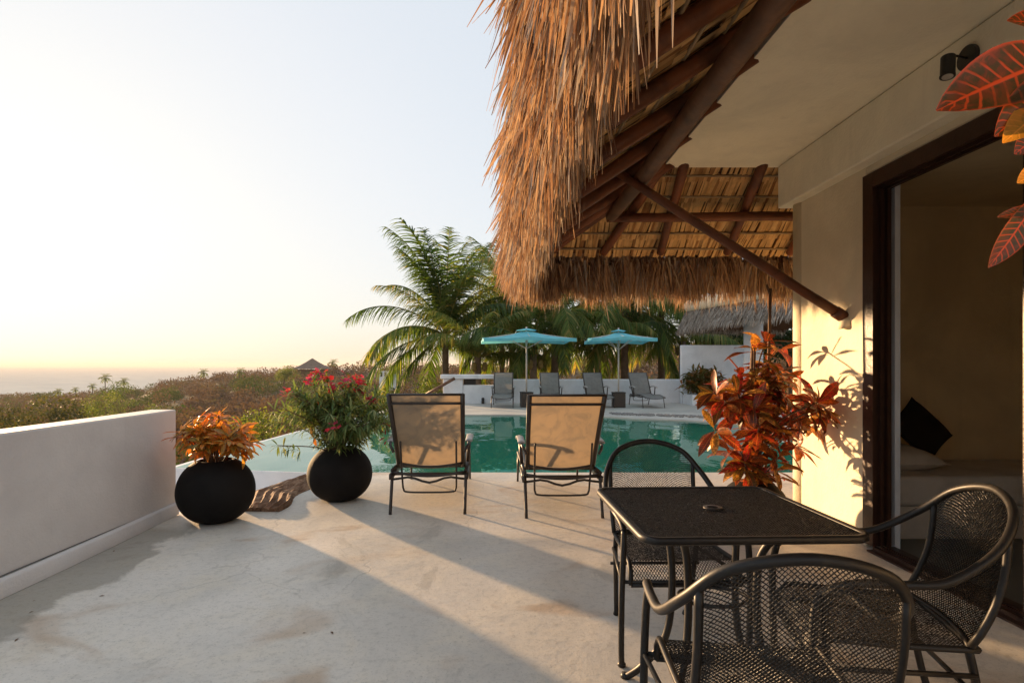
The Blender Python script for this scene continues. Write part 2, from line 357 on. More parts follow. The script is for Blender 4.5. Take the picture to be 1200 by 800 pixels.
# pool
NE=[(-4.05,7.07),(-1.50,6.62),(5.6,6.62)]
far=[(5.6,11.2),(5.0,12.4),(4.2,13.0),(3.3,13.35),(2.4,14.1),(1.2,14.4),(-1.0,14.45),(-2.6,14.6),(-3.2,15.0)]
left=[(-3.4,14.0),(-3.72,12.2),(-3.88,10.6),(-4.0,8.8)]
pool=NE+far+left
m=MB(); m.poly([(x,y,-.035) for x,y in pool])
tag(m.build('pool_water',M['water']),kind='structure')
m=MB()
n=len(pool); bot=[(x,y,-1.3) for x,y in pool]; m.poly(bot)
for i in range(n):
    a=pool[i]; b=pool[(i+1)%n]
    m.poly([(a[0],a[1],-1.3),(b[0],b[1],-1.3),(b[0],b[1],-.04),(a[0],a[1],-.04)])
tag(m.build('pool_basin_floor',M['basin']),kind='structure')
# pool outer wall: near-left face and infinity edge
m=MB()
def strip_wall(mb,pts,th,z0,z1,side=1):
    q=[Vector((x,y)) for x,y in pts]; off=[]
    for i,p in enumerate(q):
        d=(q[min(i+1,len(q)-1)]-q[max(i-1,0)]).normalized(); off.append(p+Vector((-d.y,d.x))*th*side)
    loop=[(p.x,p.y) for p in q]+[(p.x,p.y) for p in reversed(off)]
    if side<0: loop=loop[::-1]
    prism(mb,loop[::-1],z0,z1)
strip_wall(m,[(-1.50,6.615),(-4.05,7.065)],.012,-1.4,-.028,1)
tag(m.build('pool_wall',M['white']),'white outer face of the raised pool beside the lower landing','wall')
m=MB(); strip_wall(m,[(-4.05,7.07)]+left[::-1]+[(-3.2,15.0)],.10,-1.4,-.045,1)
tag(m.build('infinity_edge_wall',M['white']),'thin overflow edge along the seaward side of the pool','pool edge')
# far deck
m=MB(); prism(m,[(-3.2,15.0),(-2.6,14.6),(-1.0,14.45),(1.2,14.4),(2.4,14.1),(3.3,13.35),(4.2,13.0),(5.0,12.4),(5.6,11.2),(5.6,6.62),(16,6.62),(16,19.2),(-3.2,19.2)][::-1],-.4,-.004)
tag(m.build('pool_deck',M['deck']),kind='structure')
# pebble band along the far coping
m=MB()
for i in range(260):
    t=random.random(); x=2.9+2.3*t; y=14.35-1.15*t+random.uniform(0,.55); r=random.uniform(.02,.045)
    m.lathe([(r*.3,0),(r,.012),(r*.75,.028),(.004,.034)],6,(x,y,-.004),t=random.random())
tag(m.build('pebbles',simple('grey_pebble',(.22,.21,.2),.7,0,.4)),kind='stuff',label='band of grey pebbles set along the far pool edge')

# parapet (left)
par=empty('parapet_wall',(-2.78,1,0),label='low plastered parapet wall along the left edge of the terrace',cat='wall')
m=MB(); P=[]
ys=[-9+i*.33 for i in range(42)]+[4.74]
def px_(y): return -2.665-.006*y+.012*math.sin(y*1.9)
prof=[]
for y in ys: prof.append([V(px_(y)+2.78,y-1,0),V(px_(y)+2.78,y-1,.86),V(px_(y)+2.775,y-1,.872),V(px_(y)-.2+2.785,y-1,.872),V(px_(y)-.2+2.78,y-1,.86),V(px_(y)-.2+2.78,y-1,-.7)])
m.grid(prof); m.poly([p for p in prof[-1]]); m.poly([p for p in reversed(prof[0])])
m.build('wall_body',M['parapet'],par)
m=MB(); prof=[]
for y in ys:
    x=-2.598-.012*y+.01*math.sin(y*2.1)+2.78
    prof.append([V(x,y-1,.002),V(x-.002,y-1,.085),V(x-.012,y-1,.10),V(x-.062,y-1,.104)])
m.grid(prof); m.poly([p for p in prof[-1]]); bb=m.build('curb',M['parapet'],par,True)
gm_=MB()
for a,b in zip(ys,ys[1:]):
    A=lambda y,o: V(-2.598-.012*y+.01*math.sin(y*2.1)+2.78-o,y-1,.1065)
    gm_.poly([A(a,.064),A(a,.034),A(b,.034),A(b,.064)])
gm_.build('groove',simple('damp_groove',(.13,.125,.11),.8,0,.3,6,.2),par)  # flat dark grey strip laid along the curb top
m=MB()
for a,b in []: m.poly([V(-2.60+2.78-.09,a-1,.107),V(-2.60+2.78-.055,a-1,.107),V(-2.60+2.78-.055-.012*0,b-1,.107),V(-2.60+2.78-.09,b-1,.107)])

# ================================================================== HOUSE
house=empty('house',(XW,2,0),label='cream plastered house with thatched eaves and dark framed sliding door',cat='house')
H=Vector((XW,2,0))
def hb(m,a,b,t=.5): m.box(Vector(a)-H,Vector(b)-H,t)
m=MB(); hb(m,(XW,3.90,0),(XW+.13,DEND-.08,2.60)); hb(m,(XW,-1.3,0),(XW+.13,1.0,2.60)); hb(m,(XW,.998,2.54),(XW+.13,3.902,2.60)); 
bevel(m.build('terrace_wall',M['wall'],house),.012)
m=MB(); m.tube([V(XW+.075,DEND-.085,0)-H,V(XW+.075,DEND-.085,2.60)-H],.10,24); m.build('corner_column',M['wall'],house,True)
m=MB(); hb(m,(XW+.17,4.80,0),(7.5,4.93,2.955)); hb(m,(7.4,-1.3,0),(7.53,4.80,2.955)); hb(m,(XW+.13,-1.3,0),(7.4,-1.17,2.955)); m.build('room_wall',M['room'],house)
m=MB(); hb(m,(2.42,-1.3,2.595),(XW+.16,DEND+.05,2.955)); bevel(m.build('header_beam',M['ceil'],house),.012)
m=MB(); hb(m,(1.435,-1.3,2.96),(7.5,4.95,3.0)); m.build('ceiling',M['ceil'],house)
m=MB(); hb(m,(1.432,-1.3,2.963),(1.52,4.953,3.2)); hb(m,(1.52,4.87,3.002),(7.5,4.953,3.2)); m.build('fascia',M['fascia'],house)
m=MB(); hb(m,(XW+.14,-1.3,-.02),(7.5,4.8,.006)); m.build('room_floor',M['tile'],house)
m=MB(); hb(m,(XW+.17,-1.17,2.58),(7.4,4.8,2.592)); m.build('room_ceiling',M['room'],house)
m=MB(); hb(m,(XW+.13,3.80,0),(XW+.165,3.90,2.58)); m.build('door_reveal',M['white'],house)
# door frame with stepped profile and tracks
df=MB()
for (x0,x1,y0,y1) in ((XW-.02,XW+.005,3.80,3.905),(XW+.005,XW+.03,3.815,3.90),(XW+.03,XW+.045,3.79,3.90),(XW+.045,XW+.07,3.815,3.90),(XW+.07,XW+.095,3.785,3.90)):
    hb(df,(x0,y0,.03),(x1,y1,2.53))
zt={XW-.02:2.43,XW+.005:2.445,XW+.03:2.42,XW+.045:2.445,XW+.07:2.415}
for x0,x1 in ((XW-.02,XW+.005),(XW+.005,XW+.03),(XW+.03,XW+.045),(XW+.045,XW+.07),(XW+.07,XW+.095)):
    hb(df,(x0+.001,1.0,zt[x0]),(x1+.001,3.80,2.532))
frm=df.build('door_frame',M['frame'],house)
m=MB()
for i,(x0,x1,z) in enumerate(((XW-.06,XW-.02,.012),(XW-.02,XW+.005,.032),(XW+.005,XW+.03,.018),(XW+.03,XW+.045,.034),(XW+.045,XW+.07,.018),(XW+.07,XW+.13,.03))): hb(m,(x0,1.0,.002),(x1,3.80,z))
m.build('door_sill',M['frame'],house)
pan=MB(); hb(pan,(XW+.006,2.66,.035),(XW+.029,2.74,2.44)); hb(pan,(XW+.006,1.05,.035),(XW+.029,2.66,.12)); hb(pan,(XW+.006,1.05,2.36),(XW+.029,2.66,2.44))
slid=pan.build('sliding_door',M['frame'],house)
m=MB(); hb(m,(XW+.014,1.05,.12),(XW+.020,2.66,2.36)); m.build('pane',M['glass'],slid)

# ---- roof
SL=.65; PX,PD,PZ=1.06,5.27,2.63            # purlin corner
CX,CD=1.43,4.95                            # soffit corner
RZ=PZ+.062+.052                            # rafter centre height over the purlin
EX,ED=.51,5.82                             # eave ends of the rafters
def rz(o): return RZ-SL*o                  # o = horizontal distance outward from the purlin
roof=bpy.data.objects.new('thatched_roof',None); col.objects.link(roof); roof.parent=house
roof['label']='palm thatch roof on dark log rafters'
def W(p): return Vector(p)-H
def log(name,a,b,r,mat,parent=roof,r2=None,n=10,wob=.006):
    a=Vector(a); b=Vector(b); k=6; m=MB(); pts=[];rs=[]
    for i in range(k+1):
        q=i/k; p=a.lerp(b,q)+V(random.uniform(-wob,wob),random.uniform(-wob,wob),random.uniform(-wob,wob)); pts.append(W(p)); rs.append((r+(((r2 or r)-r)*q))*random.uniform(.96,1.05))
    m.tube(pts,rs,n,True); return m.build(name,mat,parent,True)
OUT=PX-EX
log('purlin',(PX,-1.3,PZ),(PX,PD+.03,PZ-.01),.062,M['loglight'],r2=.055,n=14)
log('purlin',(PX-.05,PD+.03,PZ-.015),(5.5,PD+.03,PZ+.01),.042,M['log'],r2=.045)
for d in (4.91,4.33,3.78,3.24,2.69,2.14,1.59,1.04,.5,-.05,-.6,-1.2):
    log('rafter',(1.62,d,rz(-.56)),(EX+random.uniform(-.03,.03),d+random.uniform(-.02,.02),rz(OUT)),.047,M['log'])
for x in (1.63,2.31,2.95,3.6,4.3):
    log('rafter',(x-.03,CD-.1,rz(-.42)),(x+.03,ED+random.uniform(-.02,.02),rz(OUT)),.045,M['log'],r2=.038)
log('rafter',(CX,CD,rz(-.35)),(1.07,ED,rz(OUT)),.048,M['log'],r2=.042)
log('rafter',(CX,CD,rz(-.35)),(EX,5.34,rz(OUT)),.05,M['log'])
hip=log('rafter',(CX+.05,CD-.05,rz(-.38)),(EX-.02,ED+.02,rz(OUT)),.058,M['log'],r2=.05)
tp=at(722,201,4.14); bt=at(988,371,4.13)
log('brace',tp,bt,.030,M['log'],house,r2=.036,n=12,wob=.002)
m=MB(); u=(bt-tp).normalized(); m.tube([W(bt-u*.07),W(bt+u*.01)],.044,14); m.build('brace_collar',M['log'],house,True)
m=MB(); m.tube([W(bt+u*.012),W(V(XW+.02,bt.y,bt.z-.06))],[.045,.07],16); m.build('brace_socket',M['wall'],house,True)
# battens (follow both slopes, mitred at the hip)
for o in (.56,.38,.19,0,-.2,-.4):
    z=rz(o)+.046
    log('batten',(PX-o,-1.3,z+.008),(PX-o,PD+o,z+.008),.011,M['batten'],n=6,wob=.004)
    log('batten',(PX-o,PD+o,z+.008),(5.3,PD+o,z+.008),.011,M['batten'],n=6,wob=.004)
# thatch leaf strips under the slopes
us=MB()
rows=[.60,.40,.20,0,-.2,-.42,-.62]
for k in range(len(rows)-1):
    o1,o0=rows[k],rows[k+1]
    for side in (0,1):
        s=-1.3 if side==0 else 5.3
        lim=PD+ (o0+o1)/2 if side==0 else PX-(o0+o1)/2
        step=.022
        c=s
        while (c<lim+.05 if side==0 else c>lim-.05):
            wd=random.uniform(.014,.034); ang=random.uniform(-.10,.10)*(.2)+ (.02*math.sin(c*7+k))
            z0=rz(o0)+.052+random.uniform(0,.018)+.01; z1=rz(o1+.06)+.052+random.uniform(0,.018)
            tn=min(1,max(0,random.gauss(.55,.25)))
            j=random.uniform(-.012,.012)
            if side==0: q=[(PX-o0,c,z0),(PX-o0,c+wd,z0+j),(PX-o1-.06,c+wd+ang,z1+j),(PX-o1-.06,c+ang,z1)]
            else: q=[(c,PD+o0,z0),(c-wd,PD+o0,z0+j),(c-wd+ang,PD+o1+.06,z1+j),(c+ang,PD+o1+.06,z1)]
            us.poly([W(p) for p in q],tn); c+= (step if side==0 else -step)
us.build('thatch_underside',M['under'],roof,stuff=True)
# thatch body
m=MB()
def slab(o0,o1,dz):
    a=[(PX-o0,-1.35),(PX-o0,PD+o0),(7.5,PD+o0)]; b=[(PX-o1,-1.35),(PX-o1,PD+o1),(7.5,PD+o1)]
    za=rz(o0)+dz; zb=rz(o1)+dz
    for i in range(2): m.poly([W((*a[i],za)),W((*a[i+1],za)),W((*b[i+1],zb)),W((*b[i],zb))])
slab(-3.0,.66,.09); slab(-3.0,.74,.30)
for (p,q) in (((PX-.66,-1.35),(PX-.66,PD+.66)),((PX-.66,PD+.66),(7.5,PD+.66))):
    za=rz(.66)+.10; zb=rz(.74)+.30; m.poly([W((*p,za)),W((*q,za)),W((q[0]-.08*(q[0]<1),q[1]+.08*(q[1]>1),zb)),W((p[0]-.08*(p[0]<1),p[1]+.08*(p[1]>1),zb))])
m.poly([W((PX-.66,-1.35,rz(.66)+.1)),W((PX+3,-1.35,rz(-3)+.1)),W((PX+3,-1.35,rz(-3)+.3)),W((PX-.74,-1.35,rz(.74)+.3))])
m.build('thatch_body',M['core'],roof)
# fringe
def fringe(side, n, d0, d1, mb, inner=False):
    i=0
    while i<n:
        c0=random.uniform(d0,d1); q0=random.random(); ct=random.gauss(.45,.22); cs=random.gauss(0,.30); co_=random.gauss(0,.22); cL=random.uniform(-.04,.10); kk=random.randint(5,16)
        for _ in range(kk):
            i+=1; c=c0+random.gauss(0,.022); q=min(1,max(0,q0+random.gauss(0,.05))); cl=.5+.5*math.sin(c*9+side*2)*math.sin(c*3.7+1)
            if not inner:
                o=.67+.24*math.sin(q*2.6)+random.uniform(-.06,.04)+.04*math.sin(c*13); z=rz(.66)+.30-q*.44
                L=random.uniform(.13,.26)+.09*cl*q+cL; out=max(0,.62-.55*q+co_+random.gauss(0,.08)); dn=.75
            else:
                o=random.uniform(.69,.88); z=rz(o)+.09-random.uniform(0,.10); L=random.uniform(.14,.28)+.06*cl+cL; out=co_*.6; dn=.9
            if random.random()<.02: L+=random.uniform(.05,.15)
            tn=min(1,max(0,ct+random.gauss(0,.13)))
            sj=cs+random.gauss(0,.10); wd=random.choice((random.uniform(.004,.009),random.uniform(.009,.024)))
            if side==0:
                if c>PD+o: continue
                p=(PX-o,c,z); dr=V(-out,sj,-dn)
            elif side==1:
                if c<PX-o: continue
                p=(c,PD+o,z); dr=V(sj,out,-dn)
            else:
                an=min(math.pi/2,max(0,c*math.pi/2)); rr_=o-.42
                p=(PX-.42-rr_*math.cos(an),PD+.42+rr_*math.sin(an),z); dr=V(-out*math.cos(an)+sj*.5,out*math.sin(an)+sj*.5,-dn)
            mb.ribbon(W(p),dr,L,wd,random.uniform(.3,1.5),3,tn,taper=.15)
fm=MB()
fringe(0,26000,.2,6.1,fm); fringe(0,1800,-1.4,.2,fm); fringe(0,4200,.5,6.0,fm,True)
fringe(1,14000,.2,3.7,fm); fringe(1,1800,3.7,5.2,fm); fringe(1,4200,.3,3.8,fm,True); fringe(2,6000,0,1,fm)
for (px,py,L,d) in ((770,-20,.15,1.0),(788,-25,.12,.98),(727,10,.3,1.5),(745,15,.16,1.5),(735,60,.2,1.8),(712,90,.2,2.1)):
    fm.ribbon(W(at(px,py,d)),V(random.uniform(-.05,.05),0,-1),L,.007,.2,4,.85,face=V(0,1,0))
fm.build('thatch_fringe',M['thatch'],roof,stuff=True)
# shaggy upper side
tm=MB()
for i in range(10000):
    o=random.uniform(-3.0,.74)
    if random.random()<.6: c=random.uniform(-1.3,PD+o); p=(PX-o,c,rz(o)+.30); dr=V(-1,random.gauss(0,.12),-SL+random.uniform(-.05,.12))
    else: c=random.uniform(PX-o,5.2); p=(c,PD+o,rz(o)+.30); dr=V(random.gauss(0,.12),1,-SL+random.uniform(-.05,.12))
    tm.ribbon(W(p),dr,random.uniform(.25,.5),random.uniform(.008,.02),.25,2,min(1,max(0,random.gauss(.5,.3))),face=V(0,0,1))
tm.build('thatch_top',M['thatch'],roof,stuff=True)

# wall spotlight
s=at(1137,68,2.42*FPX/(1137-584)); sp=empty('wall_spotlight',s,label='small black cylinder spotlight on a round plate above the sliding door',cat='lamp')
m=MB(); m.tube([V(0,0,0),V(-.022,0,0)],.062,28); bevel(m.build('mounting_plate',M['black'],sp,False),.003)
m=MB(); m.tube(spline([V(-.02,0,0),V(-.09,-.01,.005),V(-.125,-.015,-.01)],4),.006,8); m.build('arm',M['black'],sp,True)
m=MB(); m.tube([V(-.125,-.015,-.005),V(-.140,-.03,-.105)],.032,24); m.tube([V(-.1405,-.0305,-.106),V(-.1415,-.0315,-.112)],.034,24); m.build('lamp_head',M['black'],sp)
m=MB(); m.tube([V(-.1416,-.0316,-.1125),V(-.1419,-.0319,-.1145)],.024,20); m.build('lens',simple('lamp_lens',(.5,.45,.38),.2),sp)

# ---- bed and cushions
bed=empty('daybed',(3.9,4.4,0),label='low daybed with white mattress against the bedroom wall',cat='bed')
m=MB(); m.box((-1.25,-.36,.006),(2.2,.37,.24)); bevel(m.build('base',M['sheet'],bed),.01)
m=MB(); m.box((-1.27,-.38,.243),(2.22,.375,.455)); bevel(m.build('mattress',M['sheet'],bed),.035,4)
def pillow(name,mat,wd,hg,th,M4,label,puff=2.2):
    m=MB(); nn=12
    for sgn in (1,-1):
        P=[]
        for i in range(nn+1):
            row=[]
            for j in range(nn+1):
                u=-1+2*i/nn; v=-1+2*j/nn
                e=max(0,(1-abs(u)**puff))*max(0,(1-abs(v)**puff)); pin=1-.10*(1-abs(u)**2)*abs(v)**3-.0
                row.append(M4@V(u*wd/2*(1-.08*(1-v*v)*abs(u)**3),v*hg/2*(1-.08*(1-u*u)*abs(v)**3),sgn*th/2*e**.5))
            P.append(row)
        if sgn<0: P=P[::-1]
        m.grid(P)
    o=m.build(name,mat,None,True); tag(o,label,'pillow' if mat is M['sheet'] else 'cushion'); return o
c=at(1072,543,4.28)
pillow('pillow',M['sheet'],.56,.40,.17,Matrix.Translation(V(c.x-.1,4.35,.545))@Matrix.Rotation(R(6),4,'Z')@Matrix.Rotation(R(10),4,'X'),'white pillow lying flat on the daybed under a dark cushion')
pillow('cushion',M['cushion'],.40,.40,.13,Matrix.Translation(V(at(1079,508,4.42).x,4.42,.745))@Matrix.Rotation(R(12),4,'Z')@Matrix.Rotation(R(62),4,'X')@Matrix.Rotation(R(33),4,'Z'),'dark brown square cushion propped on the white pillow',3)

# ================================================================== FURNITURE
def mesh_panel(mb, fn, W_, H_, pitch=.0115, hole=.72, amp=.0012, inside=None, thick=.0016):
    """expanded metal: diamond cells with open centres; fn(u,v in metres)->point"""
    nx=int(W_/pitch); ny=int(H_/pitch*1.0)
    cache={}
    def nrm(a,b):
        p=fn(a,b); return (fn(a+.002,b)-p).cross(fn(a,b+.002)-p).normalized()*-1
    def node(a,b,dz=0):
        k=(a,b)
        if k not in cache: cache[k]=mb.av(fn(a*W_/(2*nx),b*H_/(2*ny)),random.random(),(0,0,0))
        return cache[k]
    for i in range(nx*2+1):
        for j in range(ny*2+1):
            if (i+j)%2==0: continue
            cx,cy=i,j
            if cx<=0 or cy<=0 or cx>=2*nx or cy>=2*ny: continue
            if inside and not inside(cx*W_/(2*nx),cy*H_/(2*ny)): continue
            o=[node(cx-1,cy),node(cx,cy-1),node(cx+1,cy),node(cx,cy+1)]
            h=hole; q=[]
            for (a,b) in ((-h,0),(0,-h),(h,0),(0,h)):
                q.append(mb.av(fn((cx+a)*W_/(2*nx),(cy+b)*H_/(2*ny))+V(random.uniform(-amp,amp),random.uniform(-amp,amp),random.uniform(-amp,amp))))
            lo=[]
            for qq in q:
                w_=Vector(mb.v[qq]); lo.append(mb.av(w_+nrm(cx*W_/(2*nx),cy*H_/(2*ny))*thick))
            for e in range(4): mb.f.append((o[e],o[(e+1)%4],q[(e+1)%4],q[e])); mb.f.append((q[e],q[(e+1)%4],lo[(e+1)%4],lo[e]))

# --- metal armchair; faces +Y, origin under the seat centre
def loop_pts():
    h=[V(-.250,.221,.565),V(-.255,.191,.590),V(-.267,.111,.618),V(-.267,0,.623),V(-.260,-.11,.640),V(-.227,-.241,.726),V(-.152,-.316,.817),V(0,-.346,.855)]
    return h+[V(-p.x,p.y,p.z) for p in reversed(h[:-1])]
def make_chair():
    r=empty('metal_armchair')
    lp=spline(loop_pts(),7)
    leg=[V(-.255,.20,0),V(-.262,.222,.10),V(-.262,.232,.3),V(-.256,.234,.48)]
    for sx in (1,-1):
        m=MB(); L=spline([V(p.x*sx,p.y,p.z) for p in leg]+[V(-.250*sx,.221,.566)],6); m.tube(L,.0125,10); m.lathe([(.012,0),(.017,.004),(.017,.014),(.012,.02)],12,(-.255*sx,.20,-.001)); m.build('leg',M['metal'],r,True)
        m=MB(); m.tube(spline([V(-.195*sx,-.185,.425),V(-.195*sx,-.20,.35),V(-.185*sx,-.235,.16),V(-.172*sx,-.285,0)],6),.0115,10); m.lathe([(.012,0),(.016,.004),(.012,.02)],12,(-.172*sx,-.285,0)); m.build('leg',M['metal'],r,True)
    m=MB(); m.tube(lp,.0128,12); m.build('arm_loop',M['metal'],r,True)
    # back bars and mesh
    def back(u,v):                      # u -.2..+.2, v 0..1
        ytop=-.346+.075*(abs(u)/.21)**2.4; ztop=.853-.098*(abs(u)/.21)**2.3
        yb=-.215+.03*(u/.2)**2; zb=.44
        q=v; y=yb+(ytop-yb)*(q**.8)-.02*math.sin(math.pi*q); z=zb+(ztop-zb)*q
        return V(u,y,z)
    m=MB()
    for sx in (1,-1): m.tube([back(.205*sx,i/8)+V(0,.0,0) for i in range(9)],.0105,10)
    m.tube([back(-.205+.41*i/10,0.0) for i in range(11)],.009,8)
    m.build('back_frame',M['metal'],r,True)
    m=MB(); mesh_panel(m,lambda a,b:back(-.2+a,b/.41),.40,.41,.0112,.74,.0006); m.build('back_mesh',M['metal'],r,stuff=True)
    # seat with waterfall front
    def seat(a,b):                      # a across -.5..+.5 of width, b 0 rear .. 1 front roll
        wd=.40+.05*min(b,1); y=-.205+.42*min(b,.93)/.93; z=.432-.012*math.sin(math.pi*min(1,b/.93))*(1-abs(a)*1.2)
        if b>.85:
            q=(b-.85)/.15; ang=q*math.pi/2; y=-.205+.42*.85/.93+.055*math.sin(ang); z=.432-.065*(1-math.cos(ang))-.02*q
        return V(a*wd,y,z)
    m=MB()
    for sx in (.5,-.5): m.tube([seat(sx,i/16) for i in range(17)],.010,8)
    m.tube([seat(-.5+i/6,0) for i in range(7)],.010,8); m.tube([seat(-.5+i/6,1) for i in range(7)],.009,8)
    m.build('seat_frame',M['metal'],r,True)
    m=MB(); mesh_panel(m,lambda a,b:seat(-.5+a/.42,b/.48),.42,.48,.0112,.74,.0006); m.build('seat_mesh',M['metal'],r,stuff=True)
    m=MB(); m.tube([V(-.261,.232,.36),V(.261,.232,.36)],.008,8); m.tube([V(-.26,.23,.36),V(-.205,-.2,.36)],.008,8); m.tube([V(.26,.23,.36),V(.205,-.2,.36)],.008,8)
    m.tube([V(-.215,-.22,.28),V(.215,-.22,.28)],.008,8); m.build('stretcher',M['metal'],r,True)
    return r
ch=make_chair()
spots=[((.762,2.548,0),3.151,'black metal mesh armchair on the far side of the patio table'),
       ((.673,1.473,0),-.135,'black metal mesh armchair nearest the camera, its back to us'),
       ((1.21,1.858,0),1.333,'black metal mesh armchair between the patio table and sliding door')]
chairs=[]
for i,(p,a,lb) in enumerate(spots):
    o=ch if i==0 else copy_tree(ch); o.location=p; o.rotation_euler.z=a; tag(o,lb,'chair','black mesh armchairs round the patio table'); chairs.append(o)

# --- table
tb=empty('patio_table',(.78,2.07,0),R(2),label='square black metal mesh patio table with umbrella hole',cat='table')
TW=.36
def rrect(h,rad,z,n=6):
    o=[]
    for cx,cy,a0 in ((h-rad,h-rad,0),(-h+rad,h-rad,90),(-h+rad,-h+rad,180),(h-rad,-h+rad,270)):
        for i in range(n+1):
            a=R(a0+90*i/n); o.append(V(cx+rad*math.cos(a),cy+rad*math.sin(a),z))
    return o
m=MB()
rings=[rrect(TW-.022,.04,.722),rrect(TW-.004,.055,.724),rrect(TW,.06,.716),rrect(TW,.06,.704),rrect(TW-.006,.055,.699),rrect(TW-.012,.05,.704),rrect(TW-.020,.042,.716)]
idx=[[m.av(p) for p in rg] for rg in rings]+[]
idx.append(idx[0])
for a,b in zip(idx,idx[1:]):
    for k in range(len(a)): m.f.append((a[k],b[k],b[(k+1)%len(a)],a[(k+1)%len(a)]))
m.build('table_rim',M['metal'],tb,True)
m=MB(); S=2*TW-.036
mesh_panel(m,lambda a,b:V(-S/2+a,-S/2+b,.7195),S,S,.0095,.52,.0010,inside=lambda a,b: math.hypot(a-S/2,b-S/2)>.026)
m.build('table_mesh',M['metal'],tb,stuff=True)
m=MB(); m.lathe([(.020,.7215),(.034,.7215),(.034,.7255),(.020,.7255)],28,capb=False,capt=False); m.lathe([(.0205,.7255),(.0205,.70)],28,capb=False,capt=False); m.build('umbrella_ring',M['alu'],tb,True)
m=MB()
for a in (-.17,.17): m.box((-TW+.02,a-.012,.700),(TW-.02,a+.012,.712)); 
m.build('support_bar',M['metal'],tb)
for sx in (-1,1):
    for sy in (-1,1):
        m=MB(); m.tube(spline([V(.20*sx,.20*sy,.70),V(.165*sx,.14*sy,.66),V(.128*sx,.09*sy,.56),V(.122*sx,.085*sy,.36),V(.145*sx,.10*sy,.2),V(.21*sx,.16*sy,.07),V(.27*sx,.20*sy,.0)],7),.0135,12); m.lathe([(.014,0),(.019,.004),(.014,.02)],12,(.27*sx,.20*sy,0)); m.build('leg',M['metal'],tb,True)
m=MB(); m.tube([V(.124*math.cos(t*math.pi/12),.088*math.sin(t*math.pi/12),.40) for t in range(25)],.007,8,False); m.build('brace_ring',M['metal'],tb,True)

# --- chaise; faces +Y, origin between the rear feet
def make_chaise(fab,name):
    r=empty(name)
    Bt=V(0,-.16,1.005); Bb=V(0,.32,.365); bw=.285
    def bp(s,t): return V(s*(bw+.012*t),Bb.y+(Bt.y-Bb.y)*t,Bb.z+(Bt.z-Bb.z)*t)
    m=MB()
    for s in (-1,1):
        M4=None
        a=bp(s,-.03); b=bp(s,1.0); m.tube([a,b],.0195,10); 
    for t,sag in ((.885,.0),(0.02,.035)): m.tube([bp(-1+2*i/10,t)+V(0,-.012,-sag*math.sin(math.pi*i/10)) for i in range(11)],.0115,8)
    m.tube([bp(-1,1.0),bp(1,1.0)],.010,8)
    m.build('back_frame',M['alu'],r,True)
    m=MB(); P=[]
    for i in range(15):
        t=.03+.97*i/14; P.append([bp(-1+2*j/10,t)+V(0,.028*math.sin(math.pi*j/10)*math.sin(math.pi*t)+.006,-.03*(1-t)**4*math.sin(math.pi*j/10)) for j in range(11)])
    m.grid(P); m.build('back_sling',fab,r,True)
    prof=[(.32,.365),(.55,.335),(.85,.345),(1.10,.36),(1.35,.335),(1.62,.30)]
    cv=spline([V(0,y,z) for y,z in prof],5)
    m=MB()
    for s in (-1,1): m.tube([V(s*bw,p.y,p.z) for p in cv],.0165,8)
    for q in (0,10,len(cv)-1): m.tube([V(-bw+2*bw*i/8,cv[q].y,cv[q].z-.03*math.sin(math.pi*i/8)) for i in range(9)],.011,8)
    m.build('seat_frame',M['alu'],r,True)
    m=MB(); m.grid([[V(-bw+2*bw*j/8,p.y,p.z+.006-.02*math.sin(math.pi*j/8)) for j in range(9)] for p in cv]); m.build('seat_sling',fab,r,True)
    m=MB()
    for s in (-1,1):
        m.tube([V(s*.315,.12,.345),V(s*.315,1.45,.315)],.014,8)
        m.tube([V(s*.318,.56,.30),V(s*.335,.57,.58)],.017,8)
        m.tube(spline([V(s*.30,.12,.50),V(s*.335,.16,.565),V(s*.34,.4,.59),V(s*.34,.60,.58)],5),.012,8)
    m.tube([V(-.31+.62*i/10,.13,.33-.035*math.sin(math.pi*i/10)) for i in range(11)],.0125,8)
    m.tube([V(-.31,.42,.325),V(.31,.42,.325)],.010,8); m.tube([V(-.31,.20,.300),V(.31,.20,.300)],.0125,8)
    m.tube([V(-.31+.62*i/10,.16,.262+.030*math.sin(math.pi*i/10*3)*math.sin(math.pi*i/10)) for i in range(11)],.010,8)
    for s in (-1,1): m.box((s*.325-.012,.10,.27),(s*.325+.012,.62,.315))
    m.build('base_frame',M['alu'],r,True)
    for s in (-1,1):
        m=MB(); m.tube(spline([V(s*.315,.17,.345),V(s*.313,.10,.22),V(s*.31,.0,.0)],5),.0135,8); m.build('leg',M['alu'],r,True)
        m=MB(); m.tube([V(s*.315,1.38,.315),V(s*.318,1.48,.0)],.0115,8); m.build('leg',M['alu'],r,True)
        m=MB(); P=[V(s*.34,.20,.600),V(s*.342,.42,.615),V(s*.34,.62,.605),V(s*.34,.70,.575)]
        g=[[p+V(k*.031,0,-.008*abs(k)-.004) for k in (-1,-.6,0,.6,1)] for p in spline(P,4)]
        m.grid(g); o=m.build('arm_pad',M['plastic'],r,True); sdm=o.modifiers.new('s','SOLIDIFY'); sdm.thickness=.014
    m=MB(); m.tube(spline([V(-.235,.06,.60),V(-.235,.09,.5),V(-.232,.17,.25),V(-.225,.19,.17),V(-.19,.195,.145),V(0,.195,.14),V(.19,.195,.145),V(.225,.19,.17),V(.232,.17,.25),V(.235,.09,.5),V(.235,.06,.60)],5),.0085,8); m.build('prop_bar',M['alu'],r,True)
    return r
c1=make_chaise(M['tan'],'pool_lounger'); c2=copy_tree(c1)
a=(on(457,602)+on(545,604))/2; c1.location=(a.x+.0,4.74,0); c1.rotation_euler.z=R(1.5)
a=(on(618,607)+on(706,608))/2; c2.location=(a.x,4.62,0); c2.rotation_euler.z=R(.5)
